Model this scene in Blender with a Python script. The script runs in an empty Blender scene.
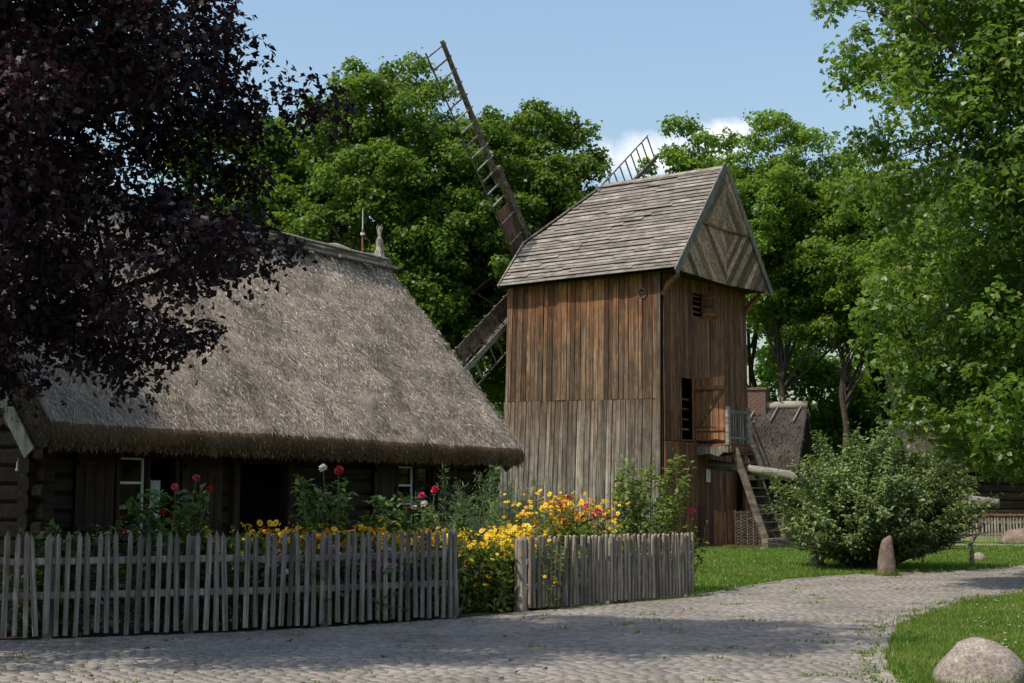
import bpy, math, random
import numpy as np
from mathutils import Vector, Matrix, noise as mnoise

random.seed(7)
RNG = np.random.default_rng(11)
scene = bpy.context.scene
COL = scene.collection
R = math.radians

# ------------------------------------------------------------------ camera
cam_d = bpy.data.cameras.new('camera')
cam = bpy.data.objects.new('camera', cam_d)
COL.objects.link(cam)
cam_d.lens = 50.0
cam_d.sensor_width = 36.0
cam_d.clip_end = 3000
cam.location = (0, 0, 1.6)
cam.rotation_euler = (R(90 + 6.24), 0, 0)
scene.camera = cam

# ------------------------------------------------------------------ sky, sun, exposure
SUN_EL = R(58)
SUN_AZ = Vector((-0.78, -0.62, 0)).normalized()
SUN_DIR = Vector((SUN_AZ.x * math.cos(SUN_EL), SUN_AZ.y * math.cos(SUN_EL), math.sin(SUN_EL)))
world = bpy.data.worlds.new('World')
scene.world = world
world.use_nodes = True
sun_d = bpy.data.lights.new('sun', 'SUN')
sun_d.energy = 3.4
sun_d.angle = R(0.53)
sun_d.color = (1.0, 0.91, 0.77)
sun = bpy.data.objects.new('sun', sun_d)
COL.objects.link(sun)
sun.rotation_euler = (-SUN_DIR).to_track_quat('-Z', 'Y').to_euler()
sun.location = (-20, -20, 40)
scene.view_settings.view_transform = 'Standard'
scene.view_settings.look = 'None'
scene.view_settings.gamma = 1
scene.view_settings.use_curve_mapping = False
scene.view_settings.exposure = 0.62
scene.render.engine = 'CYCLES'
cy = scene.cycles
cy.use_denoising = True
cy.max_bounces = 6
cy.diffuse_bounces = 3
cy.glossy_bounces = 2
cy.transmission_bounces = 4
cy.transparent_max_bounces = 6
cy.caustics_reflective = False
cy.caustics_refractive = False
cy.sample_clamp_indirect = 4


# ------------------------------------------------------------------ node helpers
def node(nt, typ, ins=None, **props):
    n = nt.nodes.new(typ)
    for k, v in props.items():
        setattr(n, k, v)
    for k, v in (ins or {}).items():
        s = n.inputs[k]
        if isinstance(v, bpy.types.NodeSocket):
            nt.links.new(v, s)
        else:
            if isinstance(v, (tuple, list)) and s.type == 'RGBA' and len(v) == 3:
                v = (*v, 1)
            s.default_value = v
    return n


def ramp(nt, fac, stops):
    n = node(nt, 'ShaderNodeValToRGB', {'Fac': fac})
    e = n.color_ramp.elements
    while len(e) < len(stops):
        e.new(0.5)
    for el, (p, c) in zip(e, stops):
        el.position = p
        el.color = (*c, 1) if len(c) == 3 else c
    return n.outputs['Color']


def math_n(nt, op, a, b=0.0, clamp=False):
    n = nt.nodes.new('ShaderNodeMath')
    n.operation = op
    n.use_clamp = clamp
    for i, v in enumerate((a, b)):
        if isinstance(v, bpy.types.NodeSocket):
            nt.links.new(v, n.inputs[i])
        else:
            n.inputs[i].default_value = v
    return n.outputs[0]


def mixc(nt, fac, a, b, mode='MIX'):
    n = node(nt, 'ShaderNodeMix', data_type='RGBA', blend_type=mode)
    for i, v in ((0, fac), (6, a), (7, b)):
        if isinstance(v, bpy.types.NodeSocket):
            nt.links.new(v, n.inputs[i])
        else:
            if i > 0 and len(v) == 3:
                v = (*v, 1)
            n.inputs[i].default_value = v
    return n.outputs[2]


def new_mat(name):
    m = bpy.data.materials.new(name)
    m.use_nodes = True
    nt = m.node_tree
    nt.nodes.clear()
    out = nt.nodes.new('ShaderNodeOutputMaterial')
    return m, nt, out


def coords(nt, scale=(1, 1, 1), shift_by_object=True, rot=(0, 0, 0)):
    tc = node(nt, 'ShaderNodeTexCoord')
    v = tc.outputs['Object']
    if shift_by_object:
        oi = node(nt, 'ShaderNodeObjectInfo')
        k = math_n(nt, 'MULTIPLY', oi.outputs['Random'], 37.0)
        cmb = node(nt, 'ShaderNodeCombineXYZ', {'X': k, 'Y': k, 'Z': k})
        add = node(nt, 'ShaderNodeVectorMath', {0: v, 1: cmb.outputs[0]}, operation='ADD')
        v = add.outputs[0]
    mp = node(nt, 'ShaderNodeMapping', {'Vector': v, 'Scale': scale, 'Rotation': rot})
    return mp.outputs[0]


def wood(name, cols, grain=(9, 9, 0.7), rough=0.8, vary=0.35, bump=0.35, knots=None, zmix=None, dirt=0.35, streak=True):
    """weathered wood: streaks along the grain axis (the small scale), per-piece value shift, optional mix with height"""
    m, nt, out = new_mat(name)
    v = coords(nt, grain)
    n1 = node(nt, 'ShaderNodeTexNoise', {'Vector': v, 'Scale': 2.2, 'Detail': 6, 'Roughness': 0.65})
    c = ramp(nt, n1.outputs['Fac'], [(0.30, cols[0]), (0.50, cols[1]), (0.70, cols[2])])
    if zmix:
        lo, hi, cols2 = zmix
        tc = node(nt, 'ShaderNodeTexCoord')
        sx = node(nt, 'ShaderNodeSeparateXYZ', {'Vector': tc.outputs['Object']})
        nz = node(nt, 'ShaderNodeTexNoise', {'Vector': coords(nt, (3, 3, 0.5)), 'Scale': 1.3, 'Detail': 3})
        zz = math_n(nt, 'ADD', sx.outputs['Z'], math_n(nt, 'MULTIPLY', math_n(nt, 'SUBTRACT', nz.outputs['Fac'], 0.5), (hi - lo) * 1.7))
        mr = node(nt, 'ShaderNodeMapRange', {'Value': zz, 'From Min': lo, 'From Max': hi})
        c2 = ramp(nt, n1.outputs['Fac'], [(0.30, cols2[0]), (0.50, cols2[1]), (0.70, cols2[2])])
        c = mixc(nt, mr.outputs[0], c, c2)
    if knots:
        vk = coords(nt, (4.2, 4.2, 1.5))
        vo = node(nt, 'ShaderNodeTexVoronoi', {'Vector': vk, 'Scale': 1.0})
        kf = node(nt, 'ShaderNodeMapRange', {'Value': vo.outputs['Distance'], 'From Min': 0.10, 'From Max': 0.24, 'To Min': 0.8, 'To Max': 0.0})
        c = mixc(nt, kf.outputs[0], c, knots)
    v2 = coords(nt, (1, 1, 1))
    n2 = node(nt, 'ShaderNodeTexNoise', {'Vector': v2, 'Scale': 1.6, 'Detail': 5, 'Roughness': 0.7})
    df = node(nt, 'ShaderNodeMapRange', {'Value': n2.outputs['Fac'], 'From Min': 0.35, 'From Max': 0.7, 'To Min': 1 - dirt, 'To Max': 1.15})
    oi = node(nt, 'ShaderNodeObjectInfo')
    pv = node(nt, 'ShaderNodeMapRange', {'Value': oi.outputs['Random'], 'To Min': 1 - vary, 'To Max': 1 + vary * 0.7})
    val = math_n(nt, 'MULTIPLY', df.outputs[0], pv.outputs[0])
    n4 = node(nt, 'ShaderNodeTexNoise', {'Vector': coords(nt, tuple(g_ * 2.2 if g_ > 2 else g_ * 0.45 for g_ in grain)), 'Scale': 1.0, 'Detail': 3})
    st = node(nt, 'ShaderNodeMapRange', {'Value': n4.outputs['Fac'], 'From Min': 0.36, 'From Max': 0.56, 'To Min': 0.55, 'To Max': 1.12})
    if streak:
        val = math_n(nt, 'MULTIPLY', val, st.outputs[0])
    hs = node(nt, 'ShaderNodeHueSaturation', {'Color': c, 'Value': val})
    b = node(nt, 'ShaderNodeBsdfPrincipled', {'Base Color': hs.outputs[0], 'Roughness': rough, 'Specular IOR Level': 0.25})
    if bump:
        nb = node(nt, 'ShaderNodeTexNoise', {'Vector': v, 'Scale': 7.0, 'Detail': 4})
        bp = node(nt, 'ShaderNodeBump', {'Strength': bump, 'Distance': 0.02, 'Height': nb.outputs['Fac']})
        nt.links.new(bp.outputs[0], b.inputs['Normal'])
    nt.links.new(b.outputs[0], out.inputs['Surface'])
    return m


def plain(name, col, rough=0.7, noise_scale=8, vary=0.25, bump=0.2, spec=0.3, metallic=0.0):
    m, nt, out = new_mat(name)
    v = coords(nt)
    n1 = node(nt, 'ShaderNodeTexNoise', {'Vector': v, 'Scale': noise_scale, 'Detail': 5, 'Roughness': 0.6})
    mr = node(nt, 'ShaderNodeMapRange', {'Value': n1.outputs['Fac'], 'From Min': 0.3, 'From Max': 0.7, 'To Min': 1 - vary, 'To Max': 1 + vary})
    oi = node(nt, 'ShaderNodeObjectInfo')
    pv = node(nt, 'ShaderNodeMapRange', {'Value': oi.outputs['Random'], 'To Min': 0.88, 'To Max': 1.1})
    hs = node(nt, 'ShaderNodeHueSaturation', {'Color': (*col, 1), 'Value': math_n(nt, 'MULTIPLY', mr.outputs[0], pv.outputs[0])})
    b = node(nt, 'ShaderNodeBsdfPrincipled', {'Base Color': hs.outputs[0], 'Roughness': rough, 'Specular IOR Level': spec, 'Metallic': metallic})
    if bump:
        bp = node(nt, 'ShaderNodeBump', {'Strength': bump, 'Distance': 0.02, 'Height': n1.outputs['Fac']})
        nt.links.new(bp.outputs[0], b.inputs['Normal'])
    nt.links.new(b.outputs[0], out.inputs['Surface'])
    return m


def leafy(name, stops, trans, tfac=0.35, rough=0.5, spec=0.3, patch=None):
    """leaf sheet: colour varies from leaf to leaf (random per island), some light passes through"""
    m, nt, out = new_mat(name)
    g = node(nt, 'ShaderNodeNewGeometry')
    c = ramp(nt, g.outputs['Random Per Island'], stops)
    if patch:
        ps, lo, hi, tint = patch
        pn = node(nt, 'ShaderNodeTexNoise', {'Vector': g.outputs['Position'], 'Scale': ps, 'Detail': 4, 'Roughness': 0.6})
        pf = node(nt, 'ShaderNodeMapRange', {'Value': pn.outputs['Fac'], 'From Min': 0.35, 'From Max': 0.65, 'To Min': lo, 'To Max': hi})
        oi = node(nt, 'ShaderNodeObjectInfo')
        hu = node(nt, 'ShaderNodeMapRange', {'Value': oi.outputs['Random'], 'To Min': 0.488, 'To Max': 0.515})
        hs = node(nt, 'ShaderNodeHueSaturation', {'Color': c, 'Value': pf.outputs[0], 'Hue': hu.outputs[0]})
        c = hs.outputs[0]
        if tint:
            tf = node(nt, 'ShaderNodeMapRange', {'Value': pn.outputs['Fac'], 'From Min': 0.52, 'From Max': 0.72, 'To Min': 0.0, 'To Max': 0.75})
            c = mixc(nt, tf.outputs[0], c, tint)
    b = node(nt, 'ShaderNodeBsdfPrincipled', {'Base Color': c, 'Roughness': rough, 'Specular IOR Level': spec})
    tr = mixc(nt, 0.7, c, trans)
    t = node(nt, 'ShaderNodeBsdfTranslucent', {'Color': tr})
    mx = node(nt, 'ShaderNodeMixShader', {0: tfac, 1: b.outputs[0], 2: t.outputs[0]})
    nt.links.new(mx.outputs[0], out.inputs['Surface'])
    return m


# world shader: Nishita sky with a few drifting cumulus clouds given by direction
def build_world():
    nt = world.node_tree
    nt.nodes.clear()
    out = nt.nodes.new('ShaderNodeOutputWorld')
    sky = node(nt, 'ShaderNodeTexSky', sky_type='NISHITA')
    sky.sun_disc = False
    sky.sun_elevation = SUN_EL
    sky.sun_rotation = math.atan2(SUN_AZ.x, SUN_AZ.y)
    sky.altitude = 100
    sky.air_density = 1.6
    sky.dust_density = 3.5
    sky.ozone_density = 3.5
    tc = node(nt, 'ShaderNodeTexCoord')
    d = tc.outputs['Generated']
    clouds = [((0.100, 1.0, 0.243), 0.054), ((0.150, 1.0, 0.255), 0.040), ((-0.75, 0.8, 0.40), 0.2), ((0.9, 0.5, 0.35), 0.2), ((-0.6, -0.9, 0.45), 0.22), ((0.7, -0.7, 0.4), 0.2), ((-1.0, -0.1, 0.3), 0.16)]
    total = None
    for c, w in clouds:
        cv = Vector(c).normalized()
        sub = node(nt, 'ShaderNodeVectorMath', {0: d, 1: tuple(cv)}, operation='SUBTRACT')
        sc = node(nt, 'ShaderNodeVectorMath', {0: sub.outputs[0], 1: (1, 1, 1.9)}, operation='MULTIPLY')
        ln = node(nt, 'ShaderNodeVectorMath', {0: sc.outputs[0]}, operation='LENGTH')
        k = node(nt, 'ShaderNodeMapRange', {'Value': ln.outputs['Value'], 'From Min': 0.0, 'From Max': w, 'To Min': 1.0, 'To Max': 0.0})
        total = k.outputs[0] if total is None else math_n(nt, 'MAXIMUM', total, k.outputs[0])
    nz = node(nt, 'ShaderNodeTexNoise', {'Vector': d, 'Scale': 26, 'Detail': 7, 'Roughness': 0.6})
    a = math_n(nt, 'ADD', total, math_n(nt, 'MULTIPLY', math_n(nt, 'SUBTRACT', nz.outputs['Fac'], 0.5), 1.5))
    mask = node(nt, 'ShaderNodeMapRange', {'Value': a, 'From Min': 0.28, 'From Max': 0.75, 'To Max': 0.9})
    gate = node(nt, 'ShaderNodeMapRange', {'Value': total, 'From Min': 0.0, 'From Max': 0.3})
    f = math_n(nt, 'MULTIPLY', mask.outputs[0], gate.outputs[0])
    col = mixc(nt, f, sky.outputs[0], (6.0, 6.1, 6.3))
    bg = node(nt, 'ShaderNodeBackground', {'Color': col, 'Strength': 0.122})
    nt.links.new(bg.outputs[0], out.inputs['Surface'])


build_world()

# ------------------------------------------------------------------ materials
M = {}
M['mill_left'] = wood('mill_boards_weathered', [(0.042, 0.026, 0.018), (0.135, 0.086, 0.054), (0.27, 0.195, 0.132)], (13, 13, 0.45), vary=0.60, knots=(0.33, 0.145, 0.04),
                      zmix=(6.2, 8.5, [(0.065, 0.024, 0.011), (0.19, 0.076, 0.028), (0.34, 0.155, 0.056)]), dirt=0.5)
M['mill_low'] = wood('mill_boards_grey', [(0.085, 0.072, 0.058), (0.21, 0.184, 0.153), (0.37, 0.335, 0.285)], (13, 13, 0.42), vary=0.42, knots=(0.19, 0.11, 0.06),
                     zmix=(2.4, 4.9, [(0.046, 0.030, 0.021), (0.140, 0.094, 0.063), (0.27, 0.198, 0.14)]), dirt=0.5)
M['mill_right'] = wood('mill_boards_brown', [(0.075, 0.030, 0.015), (0.190, 0.084, 0.044), (0.32, 0.160, 0.088)], (13, 13, 0.5), vary=0.45, knots=(0.07, 0.03, 0.015), dirt=0.45)
M['door_wood'] = wood('door_boards', [(0.12, 0.050, 0.025), (0.22, 0.10, 0.05), (0.30, 0.15, 0.075)], (9, 9, 0.7), vary=0.25)
M['shingle'] = wood('roof_shingles', [(0.120, 0.104, 0.090), (0.205, 0.184, 0.163), (0.30, 0.277, 0.252)], (1.2, 0.8, 1.2), vary=0.26, streak=False, bump=0.3, dirt=0.45)
M['grey_wood'] = wood('grey_weathered_wood', [(0.10, 0.086, 0.074), (0.18, 0.158, 0.138), (0.27, 0.243, 0.215)], (9, 9, 1.5), vary=0.25)
M['gable_wood'] = wood('gable_boards', [(0.13, 0.070, 0.038), (0.28, 0.172, 0.108), (0.47, 0.345, 0.262)], (5, 5, 5), vary=0.75, streak=False)
M['stair'] = wood('stair_timber', [(0.06, 0.048, 0.038), (0.12, 0.098, 0.078), (0.19, 0.16, 0.13)], (6, 2, 3), vary=0.3)
M['sail_wood'] = wood('sail_timber', [(0.06, 0.045, 0.035), (0.12, 0.09, 0.07), (0.19, 0.15, 0.12)], (5, 5, 3), vary=0.2)
M['sail_board'] = wood('sail_boards', [(0.08, 0.045, 0.030), (0.15, 0.085, 0.055), (0.21, 0.13, 0.09)], (6, 6, 2), vary=0.25)
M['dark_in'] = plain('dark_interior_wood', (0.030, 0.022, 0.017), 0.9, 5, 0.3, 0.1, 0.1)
M['log'] = wood('old_dark_logs', [(0.014, 0.009, 0.006), (0.030, 0.019, 0.012), (0.055, 0.036, 0.023)], (0.6, 6, 6), vary=0.3)
M['log_v'] = wood('old_dark_boards', [(0.018, 0.011, 0.007), (0.038, 0.023, 0.014), (0.065, 0.041, 0.026)], (7, 7, 0.6), vary=0.25)
M['gable_brown'] = wood('house_gable_boards', [(0.030, 0.018, 0.010), (0.070, 0.040, 0.022), (0.12, 0.072, 0.042)], (7, 7, 0.6), vary=0.3)
M['barge'] = wood('pale_barge_board', [(0.20, 0.22, 0.19), (0.30, 0.32, 0.27), (0.40, 0.41, 0.35)], (4, 4, 2), vary=0.1)
M['fence'] = wood('fence_weathered_grey', [(0.105, 0.095, 0.084), (0.20, 0.182, 0.160), (0.32, 0.295, 0.26)], (14, 14, 1.2), vary=0.32, bump=0.3)
M['fence2'] = wood('fence_sticks_grey', [(0.13, 0.108, 0.085), (0.25, 0.212, 0.172), (0.38, 0.33, 0.27)], (14, 14, 1.2), vary=0.30, bump=0.3)
M['pole'] = wood('bare_log', [(0.16, 0.14, 0.12), (0.26, 0.235, 0.205), (0.37, 0.34, 0.30)], (5, 1.0, 5), vary=0.1)
M['beam_log'] = wood('tail_log', [(0.10, 0.088, 0.075), (0.18, 0.16, 0.138), (0.27, 0.245, 0.215)], (5, 1.0, 5), vary=0.1)
M['white'] = plain('old_white_paint', (0.62, 0.62, 0.60), 0.6, 12, 0.12, 0.1)
M['cloth'] = plain('pale_curtain_cloth', (0.50, 0.52, 0.56), 0.9, 6, 0.1, 0.1)
M['paper'] = plain('paper_notice', (0.60, 0.60, 0.56), 0.8, 20, 0.08, 0.0)
M['iron'] = plain('old_iron', (0.05, 0.045, 0.042), 0.6, 15, 0.3, 0.1, 0.4, 0.6)
M['rust'] = plain('rusty_pipe', (0.18, 0.075, 0.04), 0.8, 15, 0.3, 0.1)
M['zinc'] = plain('zinc_pipe', (0.45, 0.46, 0.47), 0.5, 15, 0.1, 0.0, 0.5, 0.5)
M['clay'] = plain('clay_pot', (0.30, 0.12, 0.06), 0.8)
M['bark'] = plain('dark_bark', (0.050, 0.041, 0.033), 0.95, 9, 0.45, 0.6, 0.1)
M['bark_dark'] = plain('near_black_bark', (0.018, 0.014, 0.013), 0.95, 9, 0.4, 0.5, 0.1)
M['stem'] = plain('green_stem', (0.09, 0.13, 0.04), 0.7)
M['twig'] = plain('brown_twig', (0.10, 0.075, 0.05), 0.8)


def thatch_mat(name, cols, scale=1.0):
    m, nt, out = new_mat(name)
    v = coords(nt, (1, 1, 1), False)
    n1 = node(nt, 'ShaderNodeTexNoise', {'Vector': v, 'Scale': 38 * scale, 'Detail': 5, 'Roughness': 0.75})
    n2 = node(nt, 'ShaderNodeTexNoise', {'Vector': v, 'Scale': 1.1, 'Detail': 4})
    c = ramp(nt, n1.outputs['Fac'], [(0.32, cols[0]), (0.5, cols[1]), (0.68, cols[2])])
    n3 = node(nt, 'ShaderNodeTexNoise', {'Vector': coords(nt, (2.6, 0.35, 0.35), False), 'Scale': 1.0, 'Detail': 5, 'Roughness': 0.7})
    sm = math_n(nt, 'ADD', math_n(nt, 'MULTIPLY', n2.outputs['Fac'], 0.55), math_n(nt, 'MULTIPLY', n3.outputs['Fac'], 0.45))
    mr = node(nt, 'ShaderNodeMapRange', {'Value': sm, 'From Min': 0.36, 'From Max': 0.62, 'To Min': 0.55, 'To Max': 1.15})
    hs = node(nt, 'ShaderNodeHueSaturation', {'Color': c, 'Value': mr.outputs[0]})
    b = node(nt, 'ShaderNodeBsdfPrincipled', {'Base Color': hs.outputs[0], 'Roughness': 0.95, 'Specular IOR Level': 0.1})
    bp = node(nt, 'ShaderNodeBump', {'Strength': 0.9, 'Distance': 0.05, 'Height': n1.outputs['Fac']})
    nt.links.new(bp.outputs[0], b.inputs['Normal'])
    nt.links.new(b.outputs[0], out.inputs['Surface'])
    return m


def straw_mat(name, stops):
    m, nt, out = new_mat(name)
    g = node(nt, 'ShaderNodeNewGeometry')
    c = ramp(nt, g.outputs['Random Per Island'], stops)
    tc = node(nt, 'ShaderNodeTexCoord')
    n2 = node(nt, 'ShaderNodeTexNoise', {'Vector': tc.outputs['Object'], 'Scale': 1.1, 'Detail': 4})
    n3 = node(nt, 'ShaderNodeTexNoise', {'Vector': coords(nt, (2.6, 0.35, 0.35), False), 'Scale': 1.0, 'Detail': 5, 'Roughness': 0.7})
    sm = math_n(nt, 'ADD', math_n(nt, 'MULTIPLY', n2.outputs['Fac'], 0.55), math_n(nt, 'MULTIPLY', n3.outputs['Fac'], 0.45))
    mr = node(nt, 'ShaderNodeMapRange', {'Value': sm, 'From Min': 0.36, 'From Max': 0.62, 'To Min': 0.55, 'To Max': 1.15})
    hs = node(nt, 'ShaderNodeHueSaturation', {'Color': c, 'Value': mr.outputs[0]})
    b = node(nt, 'ShaderNodeBsdfPrincipled', {'Base Color': hs.outputs[0], 'Roughness': 0.85, 'Specular IOR Level': 0.2})
    nt.links.new(b.outputs[0], out.inputs['Surface'])
    return m


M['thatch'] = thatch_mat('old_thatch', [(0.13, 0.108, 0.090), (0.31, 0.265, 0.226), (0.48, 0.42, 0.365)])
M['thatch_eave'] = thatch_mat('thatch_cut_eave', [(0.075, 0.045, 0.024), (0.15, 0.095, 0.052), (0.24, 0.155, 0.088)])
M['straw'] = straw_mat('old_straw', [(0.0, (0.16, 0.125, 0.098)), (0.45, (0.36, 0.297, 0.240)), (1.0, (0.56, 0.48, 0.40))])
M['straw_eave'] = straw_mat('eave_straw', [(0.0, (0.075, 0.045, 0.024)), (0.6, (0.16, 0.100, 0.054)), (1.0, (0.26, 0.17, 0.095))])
M['straw_pale'] = straw_mat('pale_straw', [(0.0, (0.20, 0.175, 0.15)), (1.0, (0.46, 0.42, 0.375))])
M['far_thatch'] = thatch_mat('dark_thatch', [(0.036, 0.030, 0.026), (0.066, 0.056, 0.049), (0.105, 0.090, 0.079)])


def glass_mat():
    m, nt, out = new_mat('window_glass')
    tr = node(nt, 'ShaderNodeBsdfTransparent', {'Color': (0.85, 0.88, 0.87)})
    gl = node(nt, 'ShaderNodeBsdfGlossy', {'Roughness': 0.04})
    fr = node(nt, 'ShaderNodeFresnel', {'IOR': 1.5})
    mx = node(nt, 'ShaderNodeMixShader', {0: fr.outputs[0], 1: tr.outputs[0], 2: gl.outputs[0]})
    nt.links.new(mx.outputs[0], out.inputs['Surface'])
    return m


M['glass'] = glass_mat()


def ground_mat():
    m, nt, out = new_mat('lawn_soil_and_turf')
    v = coords(nt, (1, 1, 1), False)
    n1 = node(nt, 'ShaderNodeTexNoise', {'Vector': v, 'Scale': 1.1, 'Detail': 6, 'Roughness': 0.65})
    n2 = node(nt, 'ShaderNodeTexNoise', {'Vector': v, 'Scale': 30, 'Detail': 4, 'Roughness': 0.7})
    c = ramp(nt, n1.outputs['Fac'], [(0.28, (0.050, 0.098, 0.012)), (0.5, (0.088, 0.148, 0.018)), (0.66, (0.120, 0.172, 0.028)), (0.78, (0.150, 0.150, 0.050))])
    mr = node(nt, 'ShaderNodeMapRange', {'Value': n2.outputs['Fac'], 'From Min': 0.3, 'From Max': 0.7, 'To Min': 0.6, 'To Max': 1.3})
    hs = node(nt, 'ShaderNodeHueSaturation', {'Color': c, 'Value': mr.outputs[0]})
    b = node(nt, 'ShaderNodeBsdfPrincipled', {'Base Color': hs.outputs[0], 'Roughness': 0.95, 'Specular IOR Level': 0.1})
    bp = node(nt, 'ShaderNodeBump', {'Strength': 0.6, 'Distance': 0.04, 'Height': n2.outputs['Fac']})
    nt.links.new(bp.outputs[0], b.inputs['Normal'])
    nt.links.new(b.outputs[0], out.inputs['Surface'])
    return m


M['ground'] = ground_mat()


def earth_mat(name, a, b_, c_, s=14):
    m, nt, out = new_mat(name)
    v = coords(nt, (1, 1, 1), False)
    n2 = node(nt, 'ShaderNodeTexNoise', {'Vector': v, 'Scale': s, 'Detail': 6, 'Roughness': 0.7})
    n1 = node(nt, 'ShaderNodeTexNoise', {'Vector': v, 'Scale': 0.8, 'Detail': 4})
    c = ramp(nt, n2.outputs['Fac'], [(0.3, a), (0.5, b_), (0.7, c_)])
    mr = node(nt, 'ShaderNodeMapRange', {'Value': n1.outputs['Fac'], 'From Min': 0.3, 'From Max': 0.7, 'To Min': 0.75, 'To Max': 1.15})
    hs = node(nt, 'ShaderNodeHueSaturation', {'Color': c, 'Value': mr.outputs[0]})
    b = node(nt, 'ShaderNodeBsdfPrincipled', {'Base Color': hs.outputs[0], 'Roughness': 0.95, 'Specular IOR Level': 0.1})
    bp = node(nt, 'ShaderNodeBump', {'Strength': 0.5, 'Distance': 0.02, 'Height': n2.outputs['Fac']})
    nt.links.new(bp.outputs[0], b.inputs['Normal'])
    nt.links.new(b.outputs[0], out.inputs['Surface'])
    return m


M['joint'] = earth_mat('path_joint_soil', (0.09, 0.082, 0.062), (0.14, 0.125, 0.098), (0.19, 0.172, 0.138), 20)
M['soil'] = earth_mat('garden_soil', (0.022, 0.017, 0.012), (0.04, 0.030, 0.021), (0.065, 0.05, 0.035))
M['gravel'] = earth_mat('pale_gravel', (0.26, 0.24, 0.21), (0.34, 0.315, 0.275), (0.42, 0.395, 0.35), 22)


def sett_mat():
    m, nt, out = new_mat('grey_setts')
    g = node(nt, 'ShaderNodeNewGeometry')
    oi = node(nt, 'ShaderNodeObjectInfo')
    rnd = math_n(nt, 'FRACT', math_n(nt, 'ADD', g.outputs['Random Per Island'], oi.outputs['Random']))
    c = ramp(nt, rnd, [(0.0, (0.165, 0.150, 0.137)), (0.35, (0.195, 0.177, 0.160)), (0.7, (0.222, 0.200, 0.178)), (1.0, (0.255, 0.228, 0.200))])
    tc = node(nt, 'ShaderNodeTexCoord')
    n1 = node(nt, 'ShaderNodeTexNoise', {'Vector': g.outputs['Position'], 'Scale': 45, 'Detail': 4, 'Roughness': 0.7})
    n3 = node(nt, 'ShaderNodeTexNoise', {'Vector': g.outputs['Position'], 'Scale': 0.7, 'Detail': 4})
    k = math_n(nt, 'MULTIPLY',
               node(nt, 'ShaderNodeMapRange', {'Value': n1.outputs['Fac'], 'From Min': 0.3, 'From Max': 0.7, 'To Min': 0.8, 'To Max': 1.15}).outputs[0],
               node(nt, 'ShaderNodeMapRange', {'Value': n3.outputs['Fac'], 'From Min': 0.3, 'From Max': 0.7, 'To Min': 0.72, 'To Max': 1.12}).outputs[0])
    hs = node(nt, 'ShaderNodeHueSaturation', {'Color': c, 'Value': k})
    b = node(nt, 'ShaderNodeBsdfPrincipled', {'Base Color': hs.outputs[0], 'Roughness': 0.8, 'Specular IOR Level': 0.3})
    bp = node(nt, 'ShaderNodeBump', {'Strength': 0.15, 'Distance': 0.004, 'Height': n1.outputs['Fac']})
    nt.links.new(bp.outputs[0], b.inputs['Normal'])
    nt.links.new(b.outputs[0], out.inputs['Surface'])
    return m


M['sett'] = sett_mat()


def granite_mat(name, a, b_, c_, s=26):
    m, nt, out = new_mat(name)
    v = coords(nt, (1, 1, 1), True)
    n1 = node(nt, 'ShaderNodeTexNoise', {'Vector': v, 'Scale': s, 'Detail': 6, 'Roughness': 0.75})
    n2 = node(nt, 'ShaderNodeTexNoise', {'Vector': v, 'Scale': 4, 'Detail': 4, 'Roughness': 0.6})
    c = ramp(nt, n1.outputs['Fac'], [(0.33, a), (0.5, b_), (0.66, c_)])
    mr = node(nt, 'ShaderNodeMapRange', {'Value': n2.outputs['Fac'], 'From Min': 0.3, 'From Max': 0.7, 'To Min': 0.65, 'To Max': 1.2})
    n5 = node(nt, 'ShaderNodeTexNoise', {'Vector': v, 'Scale': 6.5, 'Detail': 5, 'Roughness': 0.7})
    lf = node(nt, 'ShaderNodeMapRange', {'Value': n5.outputs['Fac'], 'From Min': 0.56, 'From Max': 0.64, 'To Min': 0.0, 'To Max': 0.65})
    c = mixc(nt, lf.outputs[0], c, (0.20, 0.20, 0.13))
    hs = node(nt, 'ShaderNodeHueSaturation', {'Color': c, 'Value': mr.outputs[0]})
    b = node(nt, 'ShaderNodeBsdfPrincipled', {'Base Color': hs.outputs[0], 'Roughness': 0.85, 'Specular IOR Level': 0.25})
    h = math_n(nt, 'ADD', n1.outputs['Fac'], math_n(nt, 'MULTIPLY', n2.outputs['Fac'], 2.0))
    bp = node(nt, 'ShaderNodeBump', {'Strength': 0.6, 'Distance': 0.03, 'Height': h})
    nt.links.new(bp.outputs[0], b.inputs['Normal'])
    nt.links.new(b.outputs[0], out.inputs['Surface'])
    return m


M['granite'] = granite_mat('grey_pink_granite', (0.11, 0.09, 0.076), (0.235, 0.20, 0.172), (0.39, 0.345, 0.30), 34)
M['granite_red'] = granite_mat('red_granite', (0.095, 0.070, 0.058), (0.165, 0.122, 0.102), (0.25, 0.195, 0.168))
M['brick'] = plain('chimney_brick', (0.125, 0.078, 0.062), 0.9, 10, 0.3, 0.3)
M['mortar'] = plain('mortar', (0.26, 0.23, 0.20), 0.9)

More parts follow.
